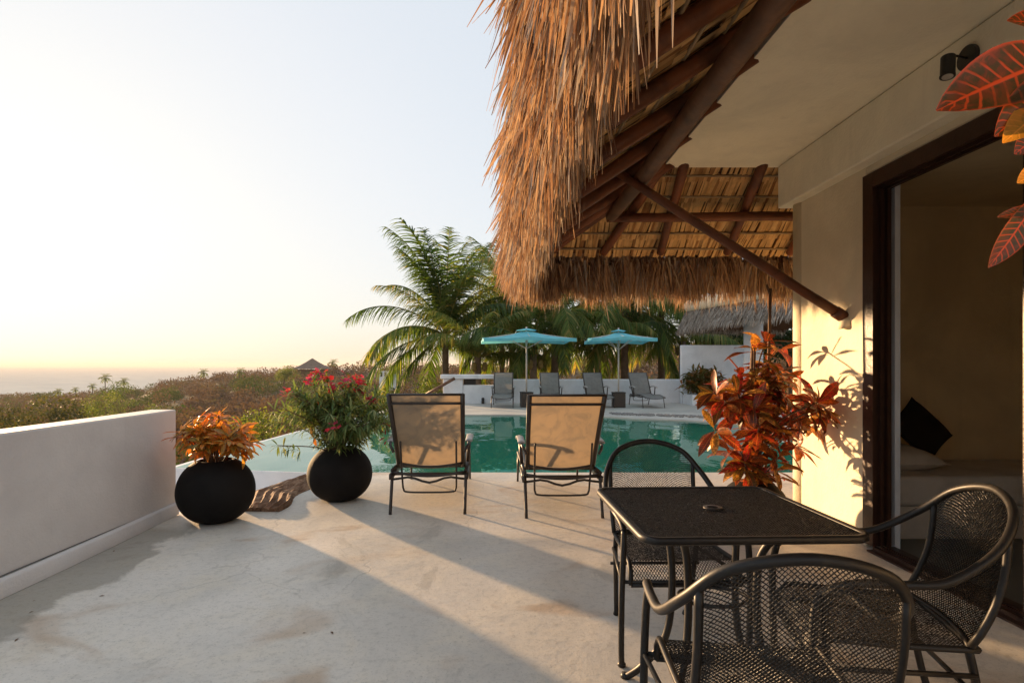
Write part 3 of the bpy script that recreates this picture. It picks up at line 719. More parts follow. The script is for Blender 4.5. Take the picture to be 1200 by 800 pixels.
tag(c1,'tan sling lounger with its back to us beside the oleander pot','sun lounger','sling loungers round the pool')
tag(c2,'tan sling lounger with its back to us nearer the patio table','sun lounger','sling loungers round the pool')
f0=make_chaise(M['greysling'],'pool_lounger')
labs=['grey sling lounger beside the white bench slab across the pool','grey sling lounger just right of the larger parasol across the pool','grey sling lounger just left of the smaller parasol across the pool','grey sling lounger across the pool nearest the tall white wall']
for i,(px,a) in enumerate(((590,178),(644,180),(695,183),(749,183))):
    o=f0 if i==0 else copy_tree(f0); o.location=((px-584)*18.0/FPX,18.05,0); o.rotation_euler.z=R(a); tag(o,labs[i],'sun lounger','sling loungers round the pool')

# --- umbrellas
def umbrella(p,hx,hy,zr,za,rz_,label):
    r=empty('parasol',p,rz_,label=label,cat='parasol',group='turquoise parasols across the pool')
    # canopy: eight ribs to a rectangle
    rim=[V(hx,0,zr),V(hx,hy,zr-.05),V(0,hy,zr),V(-hx,hy,zr-.05),V(-hx,0,zr),V(-hx,-hy,zr-.05),V(0,-hy,zr),V(hx,-hy,zr-.05)]
    ap=V(0,0,za); m=MB()
    for k in range(8):
        A,B=rim[k],rim[(k+1)%8]; rows=[]
        for i in range(6):
            t=.12+.88*i/5; a=ap.lerp(A,t)+V(0,0,-.05*math.sin(math.pi*t)); b=ap.lerp(B,t)+V(0,0,-.05*math.sin(math.pi*t)); rows.append([a.lerp(b,j/4)+V(0,0,-.035*math.sin(math.pi*j/4)*t)  for j in range(5)])
        m.grid(rows)
    for k in range(8): # valance
        A,B=rim[k],rim[(k+1)%8]; m.grid([[A.lerp(B,j/4)+V(0,0,-.035*math.sin(math.pi*j/4)) for j in range(5)],[A.lerp(B,j/4)*1.0+V(0,0,-.10) for j in range(5)]])
    m.build('canopy',M['canvas'],r,True)
    m=MB()
    for k in range(8):
        A,B=rim[k],rim[(k+1)%8]; m.grid([[(ap+V(0,0,.04)).lerp(A,t)+V(0,0,.02) if j==0 else (ap+V(0,0,.04)).lerp(B,t)+V(0,0,.02) for j in (0,1)] for t in (0,.1,.22)])
    m.build('vent_cap',M['canvas'],r,True)
    m=MB(); m.tube([V(0,0,.44),V(0,0,za+.1)],.024,10); m.build('pole',M['pole'],r,True)
    for k in range(8):
        m=MB(); m.tube([ap+V(0,0,-.06),rim[k]+V(0,0,-.02)],.010,5); m.tube([V(0,0,za-.55),ap.lerp(rim[k],.5)+V(0,0,-.06)],.008,5); m.build('rib',M['pole'],r)
    m=MB(); m.box((-.18,-.18,0),(.18,.18,.42)); m.box((-.19,-.19,.42),(.19,.19,.45)); bevel(m.build('base',M['black'],r),.01)
    return r
umbrella((at(617,470,17.0).x,17.0,0),1.32,.95,2.06,2.29,R(4),'wider turquoise parasol on a pale pole between the two left far loungers')
umbrella((at(724,470,17.0).x,16.9,0),.90,1.1,2.05,2.25,R(-3),'narrower turquoise parasol beside the far lounger nearest the tall white wall')

# --- far low wall etc.
bw=empty('low_wall',(2,18.9,0),label='low white wall behind the four grey loungers across the pool',cat='wall')
def lb(m,a,b): m.box(Vector(a)-V(2,18.9,0),Vector(b)-V(2,18.9,0))
m=MB(); lb(m,(-.1,18.8,-.4),(6.25,19.05,.78)); bevel(m.build('wall_body',M['white'],bw),.02)
bs=empty('bench_wall',(-1.2,18.7,0),label='white masonry counter with a thick slab top and open slot',cat='wall')
m=MB(); o=V(-1.2,18.7,0)
m.box(V(-1.80,18.5,-.4)-o,V(-1.16,18.95,.80)-o); m.box(V(-1.16,18.55,-.4)-o,V(-.11,18.95,.60)-o); bevel(m.build('pier',M['white'],bs),.02)
m=MB(); m.box(V(-1.88,18.42,.803)-o,V(-.10,19.0,.94)-o); bevel(m.build('slab_top',M['white'],bs),.02)
m=MB(); m.box(V(-1.14,18.88,.603)-o,V(-.75,18.93,.80)-o); m.build('slot_panel',M['black'],bs)  # black box stands in for the dark inside the open slot
m=MB(); m.tube([V(-.5,18.45,0),V(-.5,18.45,.13)],.05,12); m.tube([V(-.5,18.45,.13),V(-.5,18.40,.16)],.05,12); tag(m.build('floor_lamp',M['black'],None,True),'little black floor lamp at the foot of the white counter','lamp')
m=MB(); m.tube([on(500,462,.35)*0+at(498,463,18.2),at(533,443,18.2)],.05,10); m.tube([at(500,462,18.2)-V(0,0,1.2),at(500,462,18.2)],.04,8); tag(m.build('handrail',M['loglight'],None,True),'brown wooden handrail sloping down beside the white counter','handrail')
m=MB(); m.box((5.98,18.55,-.4),(8.1,18.75,1.90)); tag(bevel(m.build('screen_wall',M['white']),.02),'tall white wall beside the far low wall behind a spiky bush','wall')
m=MB(); m.box((6.0,17.6,-.4),(8.3,18.5,.33)); tag(bevel(m.build('planter_box',M['white']),.02),'white masonry planter at the foot of the tall white wall','planter')
def spiky(p,n,L,name,label,cat,mat,sq=.7):
    r=empty(name,p,label=label,cat=cat); m=MB()
    for i in range(n):
        c=V(random.gauss(0,.22),random.gauss(0,.12),random.uniform(.05,.45)); d=V(random.gauss(0,1),random.gauss(0,1),random.uniform(-.1,1.2)).normalized()
        m.leaf(c,d,V(0,0,1),L*random.uniform(.6,1.1),.065,random.uniform(.3,1.0),.4,4,random.random())
    m.build('leaves',mat,r,stuff=True); m=MB(); m.tube([V(0,0,-.02),V(.02,0,.4)],.03,6); m.build('stem',M['stem'],r); return r
sb=spiky((at(824,455,17.9).x,17.95,.33),750,.34,'spiky_bush','round spiky yellow green bush growing in the white planter','bush',M['brom'])
sb.scale=(1.1,1,1.45)

# --- pavilion
pv=empty('pavilion',(8,17,0),label='open pavilion with grey shaggy thatch and a round pale column',cat='pavilion'); O=V(8,17,0)
m=MB(); m.tube([V(7.62,17,0)-O,V(7.62,17,2.9)-O],.27,28); m.build('column',M['white'],pv,True)
EV=[V(10.5,20.8,0),V(7.0,20.2,0),V(6.25,19.5,0),V(6.25,18.6,0),V(7.35,13.7,0),V(8.0,10.5,0)]
ev=spline(EV,8)
m=MB(); gt=MB(); tot=len(ev)
rows=[]
for p in ev:
    inn=(V(10.5,16,0)-p).normalized(); rows.append([p+V(0,0,2.45)-O,p+inn*.25+V(0,0,3.05)-O,p+inn*1.2+V(0,0,3.5)-O,p+inn*3+V(0,0,4.2)-O])
m.grid(rows); rows2=[[p+V(0,0,2.5)-O,p+(V(10.5,16,0)-p).normalized()*3+V(0,0,3.3)-O] for p in ev]; m.grid(rows2); m.build('roof_body',M['core'],pv)
for i in range(17000):
    t=random.random()*(tot-1.01); a=ev[int(t)].lerp(ev[int(t)+1],t%1); inn=(V(10.5,16,0)-a).normalized(); q=random.random()
    p=a+inn*(.28*q)+V(0,0,2.5+.60*q)
    gt.ribbon(p-O,-inn*random.uniform(.3,1)+V(random.gauss(0,.3),random.gauss(0,.3),-.8),random.uniform(.12,.30),random.uniform(.014,.03),1.2,2,min(1,max(0,random.gauss(.5,.25))),taper=.3)
gt.build('thatch_skirt',M['greythatch'],pv,stuff=True)
m=MB(); rp=[p+(V(10.5,16,0)-p).normalized()*.38+V(0,0,3.22)-O for p in ev[15:]]; m.tube(rp,[.17]+[.21]*(len(rp)-1),16); m.build('plaster_roll',M['wall'],pv,True)
m=MB(); m.tube([V(6.5,18.9,2.62)-O,V(8.0,11,2.62)-O],.07,8); m.build('eave_beam',M['loglight'],pv,True)

# ================================================================== PLANTS
def pot(r_,h_,name_parent,ro=.62):
    m=MB(); pr=[]
    for i in range(25):
        a=-math.pi/2*.74+(math.pi/2*.74+math.pi/2*.70)*i/24
        pr.append((r_*math.cos(a)**.9,h_/2+ (h_/2)*math.sin(a)/math.sin(math.pi/2*.74)*(1.0 if a<0 else .74/.70*.985)))
    z0=pr[0][1]; pr=[(r,z-z0) for r,z in pr]; zt=pr[-1][1]; rt=pr[-1][0]
    pr+= [(rt-.012,zt+.004),(rt-.028,zt-.004),(rt-.02,zt-.08)]
    m.lathe(pr,48,capt=False); m.build('pot',M['pot'],name_parent,True)
    m=MB(); m.lathe([(rt-.022,zt-.05),(rt*.5,zt-.035),(.01,zt-.03)],24,capb=False); m.build('soil',M['soil'],name_parent,True)
    return zt,rt
def leaf_meshes(n,L,Wd,mat,dr=(.2,1.1)):
    out=[]
    for i in range(n):
        m=MB(); m.leaf((0,0,0),(0,1,0),(0,0,1),L*random.uniform(.85,1.1),Wd*random.uniform(.8,1.15),dr[0]+(dr[1]-dr[0])*i/max(1,n-1),.28,7,random.random(),.12); me=m.mesh('leaf'); me.materials.append(mat); me.polygons.foreach_set('use_smooth',[True]*len(me.polygons)); out.append(me)
    return out
def put_leaf(meshes,par,p,d,up,sc=1,roll=0):
    d=Vector(d).normalized(); x=d.cross(Vector(up)); x=x.normalized() if x.length>1e-4 else V(1,0,0); z=x.cross(d)
    Mx=Matrix((x,d,z)).transposed().to_4x4()@Matrix.Rotation(roll,4,'Y')
    o=bpy.data.objects.new('leaf',random.choice(meshes)); col.objects.link(o); o.parent=par
    o.matrix_local=Matrix.Translation(p)@Mx@Matrix.Diagonal((sc,sc,sc,1)); return o
def whorl(meshes,par,c,axis,n,sc,up0=.3,up1=1.1):
    axis=Vector(axis).normalized(); s=axis.orthogonal().normalized()
    for i in range(n):
        a=i*2.4+random.uniform(-.3,.3); e=random.uniform(up0,up1)*(1-.5*i/n)+.2*(i<2)
        d=(Quaternion(axis,a)@s)*math.cos(e)+axis*math.sin(e)
        put_leaf(meshes,par,Vector(c)+axis*random.uniform(-.05,.02)+d*.008,d,axis if e<1.2 else V(0,0,1),sc*random.uniform(.7,1.12),random.uniform(-.4,.4))
def leaf_mass(par,mat,pts,n,L,Wd):
    m=MB()
    for i in range(n):
        c,ax=random.choice(pts); a=random.uniform(0,6.28); e=random.uniform(-.5,.7); ax=Vector(ax).normalized(); s_=ax.orthogonal().normalized()
        d=(Quaternion(ax,a)@s_)*math.cos(e)+ax*math.sin(e)
        m.leaf(Vector(c)-ax*random.uniform(0,.10)+d*.01,d,ax,L*random.uniform(.6,1.05),Wd*random.uniform(.8,1.1),random.uniform(.2,1.1),.28,6,random.random(),.12)
    m.build('foliage',mat,par,True,stuff=True)
# croton by the parapet
p1=on(246,615); p1.y+=.16; cr=empty('potted_croton',(p1.x-.02,p1.y-.02,0),label='orange croton in a round black pot next to the parapet',cat='potted plant',group='round black pots')
zt,rt=pot(.292,.480,cr)
cm=leaf_meshes(6,.150,.038,M['croton'])
st=MB(); tps=[]
for i in range(24):
    a=random.uniform(0,6.28); rr=.32*math.sqrt(random.random()); c=V(rr*math.cos(a)*.92,rr*math.sin(a)*.80,zt+.22+random.uniform(-.05,.10)-.25*(rr/.37)**2*.4)
    if i==0: c=V(.02,.0,zt+.36)
    if i==1: c=V(.00,-.02,zt+.27)
    st.tube(spline([V(c.x*.15,c.y*.15,zt-.05),V(c.x*.5,c.y*.5,zt+.06),c],4),.006,5)
    tps.append((c,(c.x*1.6,c.y*1.6,.45))); ax=V(c.x*1.2,c.y*1.2,.6); whorl(cm,cr,c,ax,12,1.0 if i>1 else .75,-.3,1.25)
st.build('stems',M['stem'],cr,True,stuff=True); leaf_mass(cr,M['crotonm'],tps,260,.155,.038)
# oleander
p2=on(393,589); p2.y+=.15; ol=empty('potted_oleander',(p2.x,p2.y,0),label='pink flowering oleander in a round black pot beside the tan lounger',cat='potted plant',group='round black pots')
zt,rt=pot(.295,.47,ol)
lm=MB(); st=MB(); tips=[]
for i in range(74):
    a=random.uniform(0,6.28); sp_=random.uniform(.05,1)**.6; R_=.60*sp_; hgt=.74*math.sqrt(max(.08,1-(sp_*.88)**2))*random.uniform(.55,1.0)
    e=V(R_*math.cos(a),R_*math.sin(a)*.85,zt+hgt); b=V(e.x*.18,e.y*.18,zt-.04); mid=V(e.x*.5,e.y*.5,zt+hgt*.62)
    pts=spline([b,mid,e],8); st.tube(pts,.004,4); tips.append(e)
    for k in range(2,len(pts)):
        d0=(pts[k]-pts[k-1]).normalized()
        for w_ in range(5 if k>8 else 4):
            an=random.uniform(0,6.28); s_=d0.orthogonal().normalized(); d=(Quaternion(d0,an)@s_)*.8+d0*random.uniform(.2,1.0)
            lm.leaf(pts[k],d,V(0,0,1),random.uniform(.09,.145),.017,random.uniform(.2,1.1),.2,3,random.random())
st.tube(spline([V(-.05,-.03,zt-.05),V(-.2,-.09,zt+.02),V(-.53,-.12,zt+.04)],5),.005,5)
for i in range(5):  # low branch to the left
    e=V(-.33-.05*i,-.12,zt-.01+.012*i)
    for w_ in range(8): lm.leaf(e,V(random.uniform(-1,.1),random.gauss(0,.6),random.gauss(.1,.6)),V(0,0,1),.10,.014,.5,.2,3,random.random())
lm.build('leaves',M['oleander'],ol,stuff=True); st.build('stems',M['stem'],ol,True,stuff=True)
def flower():
    m=MB()
    for k in range(9):
        c=V(random.gauss(0,.022),random.gauss(0,.022),random.gauss(0,.018)); ax=V(random.gauss(0,.6),random.gauss(0,.6),1).normalized(); s_=ax.orthogonal().normalized(); tt=random.random()
        for j in range(5): m.leaf(c,(Quaternion(ax,j*1.257)@s_)+ax*.5,ax,.026,.019,.5,.1,2,tt)
    me=m.mesh('flower'); me.materials.append(M['pink']); return me
fl=[flower() for _ in range(3)]
tl=sorted(tips,key=lambda e:-e.z)
for k,e in enumerate(tl[:8]+random.sample(tl[12:],6)):
    o=bpy.data.objects.new('flower',fl[k%3]); col.objects.link(o); o.parent=ol; o.location=e+V(0,-.02,.01); o.rotation_euler=(random.uniform(-.5,.5),0,random.uniform(0,6)); o.scale=(1.15,)*3
for (px,py) in ((405,440),(462,505),(452,512)):
    e=at(px,py,p2.y-.1)-V(p2.x,p2.y,0)
    whorl(leaf_meshes(2,.10,.016,M['pink'],(.1,.5)),ol,e,V(0,-.1,1),8,.9,0,1.1)
olm=leaf_meshes(3,.10,.03,M['croton'])
for (px,py) in ((364,500),(368,512),(372,470)):
    put_leaf(olm,ol,at(px,py,p2.y-.25)-V(p2.x,p2.y,0),V(random.gauss(0,.4),-.3,-1),V(0,-1,0),.9)
# big red croton beside the wall
p3=V(1.93,4.30,0); rc=empty('potted_croton',p3,label='tall red croton in a black pot against the sunlit house wall',cat='potted plant',group='round black pots')
zt,rt=pot(.24,.36,rc)
rm=leaf_meshes(7,.225,.078,M['redcroton'],(.1,1.0)); st=MB(); tps=[]
for i in range(42):
    px_i=random.gauss(897,30); py_i=random.uniform(432,552)
    wmax=3+68*math.sin(math.pi*min(1,max(0,(py_i-388)/178))**1.15)**1.1
    px_i=897+random.uniform(-1,1)*wmax*.95
    if i<4: px_i,py_i=((898,400),(884,408),(912,408),(899,428))[i]
    c=at(px_i,py_i,4.30+random.uniform(-.34,.34)*min(1,wmax/70))-p3
    st.tube(spline([V(0,0,max(zt,c.z-.45)),V(c.x*.4,c.y*.4,c.z-.16),c],4),.006,5)
    tps.append((c,(c.x*1.3,c.y*1.1-.1,.5))); whorl(rm,rc,c,V(c.x*1.3,c.y*1.1-.1,.5 if i>3 else 1),7 if i>3 else 6,.88 if i>3 else .95,-.25,.9)
leaf_mass(rc,M['redcrotonm'],tps[4:]+[(at(px,py,4.2)-p3,((px-898)*.02,-.2,.5)) for px,py in ((884,440),(912,445),(876,462),(924,462),(898,455),(868,480),(935,482))]*2,360,.20,.06)
st.tube(spline([V(0,0,zt-.05),V(.01,0,.7),V(-.01,0,1.1),V(0,0,1.4)],5),[.02]*16,7)
st.build('stems',M['stem'],rc,True,stuff=True)
m=MB(); a=at(897,560,4.35)-p3; b=at(903,338,4.35)-p3; m.tube([a,a.lerp(b,.5),b],.011,7); m.tube([b.lerp(a,.04),b+V(-.03,0,.03)],.008,6); m.build('stake',M['stem'],rc,True)
# near croton at the right edge (stem and pot just outside the picture)
p4=V(1.02,.80,0); nc=empty('foreground_croton',p4,label='croton with dark red veined leaves hanging in at the top right corner',cat='potted plant')
zt,rt=pot(.22,.40,nc)
m=MB(); m.tube(spline([V(0,0,.3),V(.02,0,.9),V(-.01,0,1.5),V(.0,0,2.1)],6),.012,8); m.build('stem',M['stem'],nc,True)
def nleaf(tip,base,Wd,face,dr=.35,nm='nearcroton',d=.80,d2=.80):
    nm='nearcroton' if nm=='redcroton' else nm
    t=at(tip[0],tip[1],d)-p4; b=at(base[0],base[1],d2)-p4; L=(t-b).length; dd=(t-b).normalized()
    m=MB(); q=Quaternion(dd.cross(face).normalized(),dr*.5)
    m.leaf(b,q@dd,face,L*1.02,Wd,dr,.22,14,random.random(),.06); o=m.build('leaf',M[nm],nc,True)
    m=MB(); m.tube(spline([b,b.lerp(V(0,0,b.z-.05),.5)+V(0,0,-.01),V(0,0,b.z-.07)],4),.003,6); m.build('petiole',M['stem'],nc,True)
nleaf((1101,127),(1272,58),.090,V(.1,-1,.35),.4)
nleaf((1112,-3),(1262,-14),.050,V(0,-1,.5),.5)
nleaf((1160,312),(1222,222),.035,V(0,-1,.2),.3)
nleaf((1168,158),(1252,82),.062,V(.2,-1,.3),.3,'redcroton',.78,.80)
nleaf((1177,166),(1246,110),.045,V(-.1,-1,.5),.3,'croton',.77,.80)
nleaf((1190,180),(1238,140),.040,V(0,-1,.2),.4,'redcroton')
nleaf((1182,24),(1262,40),.050,V(0,-1,.4),.3)
nleaf((1170,254),(1232,244),.018,V(0,-1,.4),.2,'redcroton')
nleaf((1193,214),(1240,190),.030,V(0,-1,.4),.2,'croton')
for (tx,ty,bx,by) in ((1420,60,1390,-120),(1500,200,1385,120),(1400,320,1360,210),(1320,-60,1370,-140),(1480,-60,1390,-60)): nleaf((tx,ty),(bx,by),.08,V(0,-1,.4))

# fibre mat
m=MB(); A=[V(-2.42,5.48,0),V(-2.15,6.30,0)]; B=[V(-1.84,4.83,0),V(-1.90,6.0,0)]
P=[]
for i in range(25):
    t=i/24; l=V(-2.17,4.84,0).lerp(V(-2.40,5.5,0),min(1,t*2.1)) if t<.476 else V(-2.40,5.5,0).lerp(V(-2.15,6.3,0),(t-.476)/.524)
    rr=V(-1.86,4.82,0).lerp(V(-1.93,6.2,0),t)+V(.03*math.sin(t*11),0,0)
    P.append([l.lerp(rr,j/16)+V(0,0,.026+.014*math.sin(j*2.2+i*.15)+random.uniform(0,.010)-(.022 if j in (0,16) else 0)) for j in range(17)])
m.grid(P)
for row in (P[0],P[-1]): m.grid([[V(p.x,p.y,.001) for p in row],row])
m.grid([[V(r[-1].x,r[-1].y,.001) for r in P],[r[-1] for r in P]]); m.grid([[V(r[0].x,r[0].y,.001) for r in P],[r[0] for r in P]])
tag(m.build('fibre_mat',M['bark']),'rough brown fibrous mat lying at the terrace edge between two pots','mat')
# litter
lit=leaf_meshes(2,.035,.010,M['stem'])
for i,(px,py) in enumerate(((40,716),(22,748),(42,704),(134,645),(183,622),(123,698),(538,655),(390,743),(356,742),(690,620))):
    q=on(px,py); o=put_leaf(lit,None,V(q.x,q.y,.004),V(random.gauss(0,1),random.gauss(0,1),0),V(0,0,1),random.uniform(.5,1.1)); o.name='dry_leaf'; tag(o,'tiny dry leaf lying loose on the bare terrace concrete','leaf','dry leaf litter on the terrace')

# ================================================================== PALMS
def frond(pitch,L,bend,seed):
    rs=random.getstate(); random.seed(seed); m=MB(); p=V(0,0,0); e=pitch; pts=[]; n=22
    for i in range(n+1):
        pts.append(p.copy()); d=V(math.cos(e),0,math.sin(e)); p=p+d*(L/n); e-=bend/n*(.5+1.2*i/n)
    m.tube(pts,[.035*(1-.85*i/n) for i in range(n+1)],5,t=.9)
    tb_=random.uniform(.2,.7); NL=62
    for k in range(NL):
        t=.13+.87*k/(NL-1); f=t*n; i=min(n-1,int(f)); c=pts[i].lerp(pts[i+1],f-i); tg=(pts[i+1]-pts[i]).normalized()
        ll=L*.27*(math.sin(math.pi*(.12+.80*t))**.7)*random.uniform(.85,1.1)
        for s in (-1,1):
            up=tg.cross(V(0,s,0)); d=V(0,s,0)*random.uniform(.65,.85)+tg*(.45+.5*t)+V(0,0,random.uniform(-.28,.12))
            fc=V(0,0,1) if random.random()<.5 else tg.cross(V(0,1,0))
            m.ribbon(c,d,ll,.045+.02*random.random(),random.uniform(.7,1.5),4,min(1,max(0,random.gauss(tb_,.2))+(.25 if t>.9 else 0)),face=fc+V(0,random.uniform(-.4,.4),0),taper=.1)
    random.setstate(rs); me=m.mesh('frond'); me.materials.append(M['palm']); return me
FR={}
for k,(pt,b) in enumerate(((80,.8),(62,1.1),(42,1.4),(20,1.5),(-5,1.3),(-35,.9))): FR[k]=[frond(R(pt),4.3,b,100+k*7+j) for j in range(2)]
def palm(p,ztop,scale,nf,label,lean=(0,0),classes=None,lit=False,rot=0,extra=()):
    r=empty('coconut_palm',p,label=label,cat='palm tree',group='coconut palms behind the pool')
    m=MB(); top=V(lean[0],lean[1],ztop-p[2]); pts=spline([V(0,0,0),V(top.x*.3,top.y*.3,top.z*.5),top],8)
    m.tube(pts,[.20-.07*i/len(pts) for i in range(len(pts))],12,jit=.04); m.build('trunk',M['trunk'],r,True)
    for i in range(nf):
        az=rot+i*2.399+random.uniform(-.2,.2); k=min(5,int(6*(i+.5)/nf*1.0)) 
        if classes: k=classes[i%len(classes)]
        o=bpy.data.objects.new('frond',random.choice(FR[k])); col.objects.link(o); o.parent=r; o.location=top+V(random.uniform(-.1,.1),random.uniform(-.1,.1),random.uniform(-.2,.1)); s=scale*random.uniform(.85,1.1)
        o.rotation_euler=(random.uniform(-.15,.15),0,az); o.scale=(s,s,s)
    for (az,k,s) in extra:
        o=bpy.data.objects.new('frond',FR[k][0]); col.objects.link(o); o.parent=r; o.location=top; o.rotation_euler=(0,0,R(az)); o.scale=(s,s,s)
    m=MB()
    for i in range(7):
        c=top+V(.28*math.cos(i*2.1),.28*math.sin(i*2.1),-.35-.12*(i%2)); m.lathe([(.02,-.13),(.10,-.06),(.12,.02),(.07,.11),(.01,.14)],8,c)
    m.build('coconut_bunch',simple('coconut_husk',(.20,.15,.04),.6),r,True,stuff=True)
    return r
def pp(px,d,z=-6): return ((px-584)*d/FPX,d,z)
palm(pp(522,25,-5),at(0,392,25).z,1.05,24,'tall coconut palm standing clear against the sky left of the parasols',(0,0),[0,1,0,2,3,1,4,0,2,5],rot=.6,extra=((178,2,1.12),(184,4,1.1),(160,3,1.1),(110,0,1.3),(70,0,1.25),(175,0,1.3),(230,0,1.25),(150,1,1.0),(20,0,1.2)))
palm(pp(600,27,-5),at(0,360,27).z,1.0,22,'coconut palm behind the wider turquoise parasol',(0,0),None,rot=1.1)
palm(pp(650,24,-5),at(0,372,24).z,.95,20,'coconut palm rising between the two turquoise parasols',(0,0),[1,2,3,4,5,3,2,4])
palm(pp(732,24.5,-4),at(0,362,24.5).z,1.0,22,'coconut palm with sunlit trunk behind the narrower parasol',(0,0),[0,2,3,4,5,5,3],rot=.3,extra=((8,4,1.0),(-10,5,1)))
palm(pp(775,27,-4),at(0,350,27).z,1.0,22,'coconut palm overhanging toward the grey thatched pavilion',(0,0),[2,3,4,5,3],rot=2)
palm(pp(690,30,-4),at(0,345,30).z,1.05,22,'rearmost coconut palm between the parasols',(0,0),None,rot=2.6)
palm(pp(588,31,-5),at(0,362,31).z,.9,20,'coconut palm just left of the hanging thatch corner',(0,0),[0,1,2,3,4,5],rot=.2)

palm(pp(560,23,-4),at(0,418,23).z,.8,16,'short palm behind the slab topped counter',(0,0),[1,2,2,3,1],rot=.4)
palm(pp(625,22.5,-4),at(0,415,22.5).z,.8,16,'short palm just behind the low wall between the first two grey loungers',(0,0),[1,2,0,3,2],rot=1.4)
palm(pp(700,24,-4),at(0,408,24).z,.8,16,'short palm behind the narrower turquoise parasol',(0,0),[1,2,1,3,2],rot=2.4)
palm(pp(800,24,-4),at(0,400,24).z,.85,14,'short palm at the left end of the tall white wall',(0,0),[1,2,3,3],rot=.9)
# ================================================================== TERRAIN, SEA, SCRUB
SIL=[(-1.6,468),(-.9,466),(-.80,464),(-.65,457),(-.57,445),(-.43,436),(-.33,434),(-.25,430),(-.1,430),(0,428),(.15,418),(.33,402),(.5,394),(.8,385),(1.6,380)]
def sil(a): return np.interp(a,[s[0] for s in SIL],[s[1] for s in SIL])
RD=[(-1.6,600),(-.8,520),(-.5,380),(-.3,300),(0,260),(.4,230),(1.6,250)]
def ridge(a): return np.interp(a,[s[0] for s in RD],[s[1] for s in RD])
def terr(x,y):
    d=np.maximum(np.sqrt(x*x+y*y)*.85+y*.15,1.0); yy=np.maximum(y,1); a=np.clip(x/yy,-1.6,1.6)
    rd=ridge(a); ys_=sil(a)
    t=np.clip((d-22)/(rd-22),0,1)
    Y=ys_+(530-ys_)*(1-t)**2.3
    z=CAM_H-(Y-428)*yy/FPX-3.2
    z=np.where(d<22,-5.0,z); bl=np.clip((d-22)/20,0,1); z=-5*(1-bl)+z*bl
    over=np.clip((d-rd)/260,0,1); zr=z*(1-over**1.0)+(-40)*over
    z=np.where(d>rd,zr,z)+1.3*np.sin(x*.045+1)*np.cos(y*.038)+.6*np.sin(x*.13)*np.sin(y*.11+2)
    return np.maximum(z,-45)
SEA=-30.0
nx,nyy=240,240
aa=np.linspace(-1.9,1.7,nx); dd_=np.geomspace(15,1600,nyy)
X=aa[None,:]*dd_[:,None]; Y=np.repeat(dd_[:,None],nx,1); Z=terr(X,Y)
def npmesh(name,v,quads):
    me=bpy.data.meshes.new(name); me.vertices.add(len(v)); me.vertices.foreach_set('co',v.astype(np.float32).ravel())
    nq=len(quads); me.loops.add(nq*4); me.loops.foreach_set('vertex_index',quads.astype(np.int32).ravel()); me.polygons.add(nq); me.polygons.foreach_set('loop_start',np.arange(0,nq*4,4,dtype=np.int32)); me.polygons.foreach_set('loop_total',np.full(nq,4,dtype=np.int32)); me.update(calc_edges=True); return me
ii,jj=np.meshgrid(np.arange(nyy-1),np.arange(nx-1),indexing='ij'); b=(ii*nx+jj).ravel()
me=npmesh('hillside',np.stack([X.ravel(),Y.ravel(),Z.ravel()],1),np.stack([b,b+1,b+nx+1,b+nx],1))
tag(link('hillside_terrain',me,M['ground'],None,True),kind='structure')
m=MB(); m.poly([(-120,-120,-5.2),(120,-120,-5.2),(120,20,-5.2),(-120,20,-5.2)]); tag(m.build('ground',M['ground']),kind='structure')
m=MB(); m.poly([(-30000,-6000,SEA),(30000,-6000,SEA),(30000,30000,SEA),(-30000,30000,SEA)]); tag(m.build('sea',M['sea']),kind='structure')
# scrub as many leaf clumps
def clump_mesh(n,seed):
    g=np.random.default_rng(seed); P=g.normal(size=(n,3)); P/=np.linalg.norm(P,axis=1)[:,None]; rad=g.uniform(.35,1,n)**.6
    lob=1+.25*np.sin(P[:,0]*5+seed)*np.cos(P[:,1]*4+seed*2)
    C=P*rad[:,None]*lob[:,None]; C[:,2]=C[:,2]*.8+.25
    u=g.normal(size=(n,3)); u/=np.linalg.norm(u,axis=1)[:,None]; v=np.cross(u,g.normal(size=(n,3))); v/=np.linalg.norm(v,axis=1)[:,None]
    s=g.uniform(.07,.15,n)[:,None]
    return C,u*s,v*s
def scatter(name,pos,scl,tint,mat,n=90,label=None,seeds=5,sz=1.0,asobj=True):
    Vs=[];T=[]; ms=[clump_mesh(n,50+k) for k in range(seeds)]
    for i,(p,s,t) in enumerate(zip(pos,scl,tint)):
        C,u,v=ms[i%seeds]; th=rng.uniform(0,6.28); c,sn=math.cos(th),math.sin(th); Rm=np.array([[c,-sn,0],[sn,c,0],[0,0,1]])
        sc=np.array([s*rng.uniform(.85,1.2),s*rng.uniform(.85,1.2),s*rng.uniform(.7,1.05)])
        CC=(C@Rm.T)*sc+p; uu=(u@Rm.T)*s*sz; vv=(v@Rm.T)*s*sz
        q=np.stack([CC-uu-vv*.4,CC+uu*.2-vv,CC+uu+vv*.3,CC-uu*.3+vv],1); Vs.append(q.reshape(-1,3)); T.append(np.repeat(np.clip(t+rng.normal(0,.07,n),0,1),4))
    v=np.concatenate(Vs); t=np.concatenate(T); me=npmesh(name,v,np.arange(len(v)).reshape(-1,4)); a=me.attributes.new('tint','FLOAT','POINT'); a.data.foreach_set('value',t.astype(np.float32))
    return me
pos=[];scl=[];tt=[]
